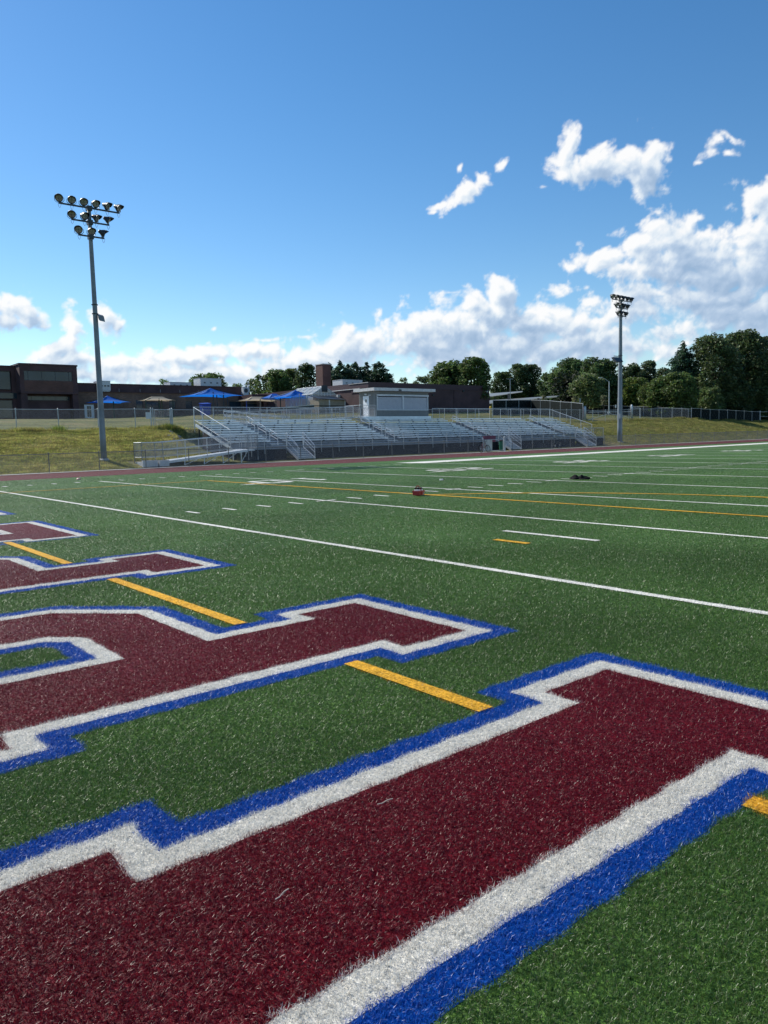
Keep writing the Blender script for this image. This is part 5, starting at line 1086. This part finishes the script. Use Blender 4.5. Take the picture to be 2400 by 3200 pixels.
# ------------------------------------------------------------------ bicycles by the track fence
def bicycle(c, rz, label, fm, lean=0.0):
    t_ = thing('bicycle', (0, 0, 0), label, 'bicycle', absolute=False); r_ = .33
    for x in (-.52, .52):
        wl = MB(); n = 24
        for k in range(n):
            a0, a1 = 2*math.pi*k/n, 2*math.pi*(k+1)/n; wl.bar((x+r_*math.cos(a0), 0, r_+r_*math.sin(a0)), (x+r_*math.cos(a1), 0, r_+r_*math.sin(a1)), .022, n=5, caps=False)
        w_ = wl.build('wheel', M['black'], t_); sp = MB()
        for k in range(12): a = math.pi*k/6; sp.bar((x, 0, r_), (x+.31*math.cos(a), 0, r_+.31*math.sin(a)), .003, n=3)
        sp.bar((x, -.04, r_), (x, .04, r_), .03, n=6); o = sp.build('spokes', M['galv']); o.parent = w_
    f = MB(); bb = (-.08, 0, .28); st_ = (-.2, 0, .78); hd = (.32, 0, .82); hd2 = (.36, 0, .68); rw = (-.52, 0, r_); fw = (.52, 0, r_)
    for a, b in ((bb, st_), (bb, hd2), (st_, hd), (rw, bb), (rw, st_), (hd, hd2), (hd2, fw)): f.bar(a, b, .018)
    f.build('frame', fm, t_); s_ = MB(); s_.bar(st_, (-.23, 0, .92), .014); s_.sqbar((-.36, 0, .94), (-.1, 0, .95), .12, .05); s_.build('saddle', M['black'], t_)
    h = MB(); h.bar(hd, (.30, 0, 1.0), .014); h.path([(.22, -.28, 1.04), (.34, -.12, 1.0), (.34, .12, 1.0), (.22, .28, 1.04)], .014); h.build('handlebar', M['black'], t_)
    k_ = MB(); k_.rev([(.09, -.01), (.09, .01)], bb, (0, 1, 0), n=14); k_.bar((-.08, .04, .28), (.06, .08, .18), .012); k_.bar((-.08, -.04, .28), (-.22, -.08, .38), .012); k_.build('crank', M['galv'], t_)
    t_.rotation_euler = (lean, 0, rz); t_.location = c; return t_
p = at(1516, 1403, 17.0); bicycle((float(p[0]), 17.02, HF(17)+.02), R(4), 'dark red bicycle leaning on the track side of the low fence by the gate', M['purple'], R(-12))
p = at(1732, 1388, 17.9); bicycle((float(p[0]), 17.75, -.17), R(-6), 'black bicycle standing behind the low fence under the right part of the bleachers', M['darkmetal'], R(8)).scale = (1.1, 1.1, 1.15)
p = at(1532, 1371, 17.36); mb = MB()
mb.box(p[0]-.95, p[0]+.75, 17.36, 17.40, p[2]-.3, p[2]+.28); tag(mb.build('cloth_banner', M['purple']), 'plain dull maroon cloth hung on the low fence above the leaning bicycle', 'cloth')
p = at(1572, 1385, 18.2); t_ = thing('rubbish_bin', (float(p[0]), 18.2, -.15), 'green bin standing just inside the small gate by the middle stairs', 'bin')
mb = MB(); mb.rev([(.26, -.15), (.3, .0), (.34, .75), (.36, .8)], (float(p[0]), 18.3, 0), n=14); mb.build('body', M['green2'], t_); mb = MB(); mb.rev([(.37, .8), (.3, .86), (.1, .9)], (float(p[0]), 18.3, 0), n=14); mb.build('lid', M['black'], t_)
# ------------------------------------------------------------------ rough grass on the banks: tufts of blades, one object of stuff
def bank_grass():
    g_ = np.random.default_rng(3); n = 150000
    x = np.concatenate([g_.uniform(2, 23, n), g_.uniform(70, 140, n)]); y = np.concatenate([17.7+15.3*g_.uniform(0, 1, n), 17.7+17*g_.uniform(0, 1, n)])
    top = 30000; x = np.concatenate([x, g_.uniform(2, 140, top)]); y = np.concatenate([y, 32+g_.normal(0, .5, top)])
    k = ~((x > 13.5) & (x < 71.5) & (y < 20.4)) & ~((x > 21.8) & (x < 71.2) & (y < 29)); x, y = x[k], y[k]; n = len(x)
    z = H(x, y); pt = .5+.5*np.sin(x*.8+1.7*np.sin(y*.6))*np.sin(y*.9+np.sin(x*.37)*2); hgt = g_.uniform(.05, .13, n)*(.6+.9*pt); edge = np.abs(y-31.8) < .9
    hgt[edge] *= g_.uniform(1, 3.0, edge.sum())*(.4+.9*pt[edge]); hgt = np.minimum(hgt, .42); w_ = g_.uniform(.014, .03, n)+.00012*(x > 60)*x
    f = g_.uniform(0, 6.283, n); s = np.stack([np.cos(f), np.sin(f), 0*f], 1)*w_[:, None]; ln = g_.normal(0, .45, (n, 2))
    b = np.stack([x, y, z-.01], 1); tip = b+np.stack([ln[:, 0]*hgt, ln[:, 1]*hgt, hgt], 1)
    q = np.stack([b-s, b+s, tip], 1); mixv = (.55*pt+.45*g_.uniform(0, 1, n))[:, None]; pt = np.clip(.5+1.1*fbm(x, y*1.6, .33, 4, 200), 0, 1); pb = np.clip(.5+1.3*fbm(x, y*2.0, .9, 3, 230), 0, 1)[:, None]; mixv = (.8*pt+.2*g_.uniform(0, 1, n))[:, None]
    c = np.array([.46, .38, .14])*mixv+np.array([.24, .25, .065])*(1-mixv); c = c*(.62+.72*pb)*np.where(x > 60, .78, 1.0)[:, None]
    lush = g_.uniform(0, 1, n) < .25; c[lush] *= np.array([.8, 1.05, .7]); c *= g_.uniform(.6, 1.35, n)[:, None]
    o = npmesh('bank_grass', q, 3, M['tuft'], np.clip(c, .01, .6)); tag(o, 'rough dry and green grass growing on the banks beside the bleachers', 'grass', kind='stuff')
bank_grass()
# seeded clump of tall weeds by the walk gate
for cxx, cyy, nn, hh, lb in ((at(525, 1340, 31.6)[0], 31.6, 900, .62, 'tall yellow green weeds growing by the open gate in the bank fence'), (at(182, 1345, 31.7)[0], 31.7, 260, .6, 'small tuft of tall weeds at a post of the left bank fence')):
    g_ = np.random.default_rng(int(nn)); x = cxx+g_.normal(0, .5 if nn > 500 else .3, nn); y = cyy+g_.normal(0, .4, nn); z = H(x, y); h_ = g_.uniform(.35, 1, nn)*hh*np.exp(-((x-cxx)/1.3)**2)
    f = g_.uniform(0, 6.283, nn); s = np.stack([np.cos(f), np.sin(f), 0*f], 1)*.022; b = np.stack([x, y, z], 1); tip = b+np.stack([g_.normal(0, .25, nn)*h_, g_.normal(0, .25, nn)*h_, h_], 1)
    c = np.array([.20, .26, .05])*g_.uniform(.6, 1.3, nn)[:, None]*np.ones((1, 3)); tag(npmesh('weed_clump', np.stack([b-s, b+s, tip], 1), 3, M['tuft'], c), lb, 'weeds')
# ------------------------------------------------------------------ sun and sky
SAZ, SEL = R(-12.7), R(37)
sd = Vector((math.sin(SAZ)*math.cos(SEL), math.cos(SAZ)*math.cos(SEL), math.sin(SEL)))
sl = bpy.data.lights.new('sun', 'SUN'); sl.energy = 5.0; sl.angle = R(.53); sl.color = (1, .95, .86)
so = bpy.data.objects.new('sun', sl); col.objects.link(so); so.rotation_euler = sd.to_track_quat('Z', 'Y').to_euler()
w = bpy.data.worlds.new('World'); sc.world = w; w.use_nodes = True; nt = w.node_tree; nt.nodes.clear()
wo = nt.nodes.new('ShaderNodeOutputWorld'); bg = nt.nodes.new('ShaderNodeBackground'); nt.links.new(bg.outputs[0], wo.inputs[0])
sky = nt.nodes.new('ShaderNodeTexSky'); sky.sky_type = 'NISHITA'; sky.sun_disc = False; sky.sun_elevation = SEL; sky.sun_rotation = SAZ
sky.air_density = 1.0; sky.dust_density = .1; sky.ozone_density = 2.2
bg.inputs['Strength'].default_value = .118
def mnode(tree, op, *ins, clamp=False):
    n = tree.nodes.new('ShaderNodeMath'); n.operation = op; n.use_clamp = clamp
    for i, v in enumerate(ins):
        if hasattr(v, 'is_linked'): tree.links.new(v, n.inputs[i])
        else: n.inputs[i].default_value = v
    return n.outputs[0]
def vnode(tree, op, *ins, scale=None):
    n = tree.nodes.new('ShaderNodeVectorMath'); n.operation = op
    for i, v in enumerate(ins):
        if hasattr(v, 'is_linked'): tree.links.new(v, n.inputs[i])
        else: n.inputs[i].default_value = v
    if scale is not None:
        if hasattr(scale, 'is_linked'): tree.links.new(scale, n.inputs['Scale'])
        else: n.inputs['Scale'].default_value = scale
    return n.outputs['Value'] if op in ('LENGTH', 'DOT_PRODUCT') else n.outputs[0]
# cloud bodies: (x, y, rx, ry, tilt, weight) measured in two crops of the picture, turned into azimuth / elevation of the real sky
RC = [(240, 385, 120, 50, 28, 1), (110, 440, 55, 22, 10, .8), (330, 320, 50, 30, 40, .9), (415, 245, 26, 50, -20, .62), (205, 265, 34, 18, 40, .6), (80, 470, 28, 14, 0, .5),
 (740, 120, 55, 60, -15, .9), (715, 200, 55, 75, 0, .95), (760, 270, 95, 70, 0, 1), (880, 250, 130, 80, 0, 1.1), (1000, 255, 120, 85, 0, 1.1), (1090, 260, 85, 110, 0, 1.1), (615, 345, 36, 15, 0, .55),
 (1420, 190, 60, 55, 0, .68), (1500, 120, 48, 26, -30, .58), (1345, 242, 40, 18, 10, .6), (1485, 205, 40, 30, 0, .62),
 (1640, 390, 150, 85, 25, 1), (1720, 430, 150, 80, 0, 1.1),
 (1190, 590, 120, 95, 0, 1.1), (1250, 560, 60, 75, 0, 1), (1080, 650, 130, 100, 20, 1.1), (870, 690, 140, 52, 8, 1), (740, 715, 95, 36, 8, .85), (1290, 690, 190, 100, 0, 1.2), (1110, 760, 160, 60, 0, 1.1), (1590, 590, 135, 85, 0, 1.2), (1620, 720, 200, 120, 0, 1.2), (1420, 760, 260, 90, 0, 1.1),
 (1050, 880, 160, 70, 0, 1), (1350, 880, 330, 80, 0, 1.1), (1560, 940, 250, 120, 0, .95), (660, 835, 110, 50, 20, .62), (790, 880, 90, 40, 0, .6),
 (385, 860, 75, 75, 0, 1.1), (425, 830, 40, 50, 0, 1), (255, 910, 70, 75, 0, 1.1), (340, 950, 180, 80, 0, 1.2), (560, 1010, 140, 95, 0, 1.1), (720, 990, 180, 80, 0, 1), (200, 1030, 280, 70, 0, 1.2), (20, 1070, 200, 90, 0, 1.2), (850, 1080, 260, 120, 0, .9), (480, 1120, 300, 100, 0, .95), (1150, 1120, 60, 60, 20, 1), (1240, 1030, 230, 60, 15, .75), (200, 1150, 300, 80, 0, 1), (650, 1120, 380, 70, 0, .9), (1000, 1090, 260, 60, 0, .8), (950, 960, 200, 60, 0, .9)]
LC = [(60, 150, 80, 62, 0, 1.1), (140, 185, 75, 45, -20, 1), (25, 205, 80, 40, 0, 1), (-60, 160, 100, 60, 0, .9), (310, 250, 55, 85, -15, .8), (440, 190, 75, 85, 0, .85), (505, 230, 36, 95, 0, .75), (235, 345, 110, 50, 20, 1), (300, 390, 160, 40, 0, .9), (560, 410, 200, 45, 0, .95), (800, 380, 210, 50, 0, 1), (930, 345, 140, 36, 0, 1), (1100, 330, 150, 34, 0, 1), (1250, 390, 200, 55, 0, 1), (1350, 365, 150, 60, 0, 1.1), (1500, 330, 150, 75, 0, 1.1), (1590, 290, 90, 60, 0, 1.1), (1130, 290, 110, 12, 4, .6), (1340, 268, 70, 12, 2, .62), (925, 236, 26, 16, 20, .55), (700, 450, 260, 45, 0, .95), (420, 450, 260, 36, 0, .85), (1000, 440, 300, 50, 0, 1)]
BL = []
for L_, (ox, oy), s_ in ((RC, (1300, 350), .6631), (LC, (0, 850), .7233)):
    for x, y, rx, ry, tl, wt in L_:
        x, y = ox+s_*x, oy+s_*y; rx *= s_; ry *= s_
        a, e = azel(x, y); ax, ex = azel(x+rx, y); ay, ey = azel(x, y-ry)
        BL.append((a, e, math.hypot(ax-a, ex-e), math.hypot(ay-a, ey-e), tl+math.degrees(math.atan2(ex-e, ax-a)), wt))
# a few more outside the frame, so the sky goes on in every direction
rs = random.Random(5)
for k in range(10):
    a = rs.choice([rs.uniform(-170, -45), rs.uniform(95, 175)]); BL.append((a, rs.uniform(4, 26), rs.uniform(6, 14), rs.uniform(2, 4), 0, 1.1))

azs = np.concatenate([np.arange(-50, 8, .35), np.arange(8, 70, .075), np.arange(70, 100, .35)]); els = np.concatenate([np.arange(-1, 31, .075), [31.5, 32]])
GA, GE = np.meshgrid(azs, els)
wx = GA+.65*fbm(GA, GE, .25, 2, 1, .4); wy = GE+.55*fbm(GA, GE, .25, 2, 31, .4)
D = np.full(GA.shape, -3.0)
for a, e, ra, re_, tl, wt in BL:
    if wt < .7: wt -= .16; ra *= 1.35; re_ *= 1.35
    t_ = R(tl); dx = wx-a; dy = wy-e; u = (dx*math.cos(t_)+dy*math.sin(t_))/(ra*1.05); v = (-dx*math.sin(t_)+dy*math.cos(t_))/(re_*1.05)
    d = wt-np.sqrt(u*u+v*v); hh = np.clip(.5+.5*(D-d)/.22, 0, 1); D = D*hh+d*(1-hh)+.22*hh*(1-hh)
bi = fbm(wx, wy, .42, 6, 60, .56, True); bi = (bi-bi.mean())/bi.std()*.34+.45; fn = fbm(wx, wy*1.15, .8, 6, 90, .52)
DD = D+.48*(bi-.45)+fn*(.50+.9*np.clip(.45-D, 0, .6))
dens = np.clip(DD+.16, 0, 2.5)
# optical thickness towards the sun: march up and to the left through the field
def samp(F, da, de):
    ia = np.interp(GA[0]+da, azs, np.arange(len(azs))); ie = np.interp(GE[:, 0]+de, els, np.arange(len(els)))
    return F[np.round(ie).astype(int)][:, np.round(ia).astype(int)]
th_ = 0
for k, s_ in enumerate((.12, .3, .6, 1.0, 1.6, 2.4, 3.4)):
    th_ = th_+samp(dens, -.62*s_, .78*s_)*(.10, .16, .24, .30, .32, .30, .26)[k]
relief = np.clip((dens-samp(dens, -.25, .32))*1.3, -.5, .5)
DD = DD+.22
cloud_a = np.clip((DD-.0)/.62, 0, 1); cloud_a = cloud_a*cloud_a*(3-2*cloud_a)*.6+cloud_a*.4; cloud_a = np.clip(cloud_a, 0, 1)
cloud_l = np.clip(1.10-.56*np.clip(th_, 0, 1.5)+.34*relief+.10*(bi-.4), 0, 1)  # sunlit and shaded sides of the clouds, painted in as a tone value
Rr = 3500.0
ca, sa = np.cos(np.radians(GA)), np.sin(np.radians(GA)); ce, se = np.cos(np.radians(GE)), np.sin(np.radians(GE))
V = np.stack([CAM[0]+Rr*sa*ce, CAM[1]+Rr*ca*ce, CAM[2]+Rr*se], -1).reshape(-1, 3)
ny_, nx_ = GA.shape; idx = np.arange(ny_*nx_).reshape(ny_, nx_)
Q = np.stack([idx[:-1, :-1], idx[1:, :-1], idx[1:, 1:], idx[:-1, 1:]], -1).reshape(-1, 4)
keep = cloud_a.reshape(-1)[Q].max(1) > .002; Q = Q[keep]
used, inv = np.unique(Q, return_inverse=True); Q = inv.reshape(-1, 4).astype(np.int32); V = V[used].astype(np.float32)
me = bpy.data.meshes.new('sky_clouds'); me.vertices.add(len(V)); me.vertices.foreach_set('co', V.reshape(-1)); me.loops.add(Q.size); me.loops.foreach_set('vertex_index', Q.reshape(-1))
me.polygons.add(len(Q)); me.polygons.foreach_set('loop_start', np.arange(0, Q.size, 4, dtype=np.int32)); me.polygons.foreach_set('loop_total', np.full(len(Q), 4, np.int32)); me.update(calc_edges=True)
for nm, F in (('cloud_cover', cloud_a), ('cloud_shading', cloud_l)):
    at_ = me.attributes.new(nm, 'FLOAT', 'POINT'); at_.data.foreach_set('value', F.reshape(-1)[used].astype(np.float32))
cm = bpy.data.materials.new('cloud'); cm.use_nodes = True; ct = cm.node_tree; ct.nodes.clear()
o_ = ct.nodes.new('ShaderNodeOutputMaterial'); tr = ct.nodes.new('ShaderNodeBsdfTransparent'); em = ct.nodes.new('ShaderNodeEmission'); ms = ct.nodes.new('ShaderNodeMixShader')
a1 = ct.nodes.new('ShaderNodeAttribute'); a1.attribute_name = 'cloud_cover'; a2 = ct.nodes.new('ShaderNodeAttribute'); a2.attribute_name = 'cloud_shading'
cc = ct.nodes.new('ShaderNodeValToRGB'); ct.links.new(a2.outputs['Fac'], cc.inputs[0])
e = cc.color_ramp.elements; e[0].position = 0; e[0].color = (.27, .39, .56, 1); e[1].position = 1; e[1].color = (.86, .86, .86, 1)
q = e.new(.42); q.color = (.42, .53, .68, 1); q = e.new(.75); q.color = (.66, .73, .80, 1)
ct.links.new(cc.outputs[0], em.inputs[0]); em.inputs[1].default_value = 1.0
ct.links.new(mnode(ct, 'MULTIPLY', a1.outputs['Fac'], .97), ms.inputs[0]); ct.links.new(tr.outputs[0], ms.inputs[1]); ct.links.new(em.outputs[0], ms.inputs[2]); ct.links.new(ms.outputs[0], o_.inputs[0])
cm.cycles.emission_sampling = 'NONE'
me.materials.append(cm); ob = bpy.data.objects.new('sky', me); col.objects.link(ob); ob['kind'] = 'structure'
# the deeper blue of the photographed sky: tint by elevation
hs = nt.nodes.new('ShaderNodeHueSaturation'); hs.inputs['Saturation'].default_value = 1.29; hs.inputs['Value'].default_value = 1.0; nt.links.new(sky.outputs[0], hs.inputs['Color'])
nt.links.new(hs.outputs[0], bg.inputs['Color'])
w.cycles.sampling_method = 'MANUAL'; w.cycles.sample_map_resolution = 512
vs = sc.view_settings; vs.view_transform = 'Standard'; vs.look = 'None'; vs.exposure = 0.22; vs.gamma = 1.0
sc.cycles.max_bounces = 8; sc.cycles.transparent_max_bounces = 16; sc.cycles.diffuse_bounces = 3; sc.cycles.glossy_bounces = 3
sc.cycles.sample_clamp_indirect = 6
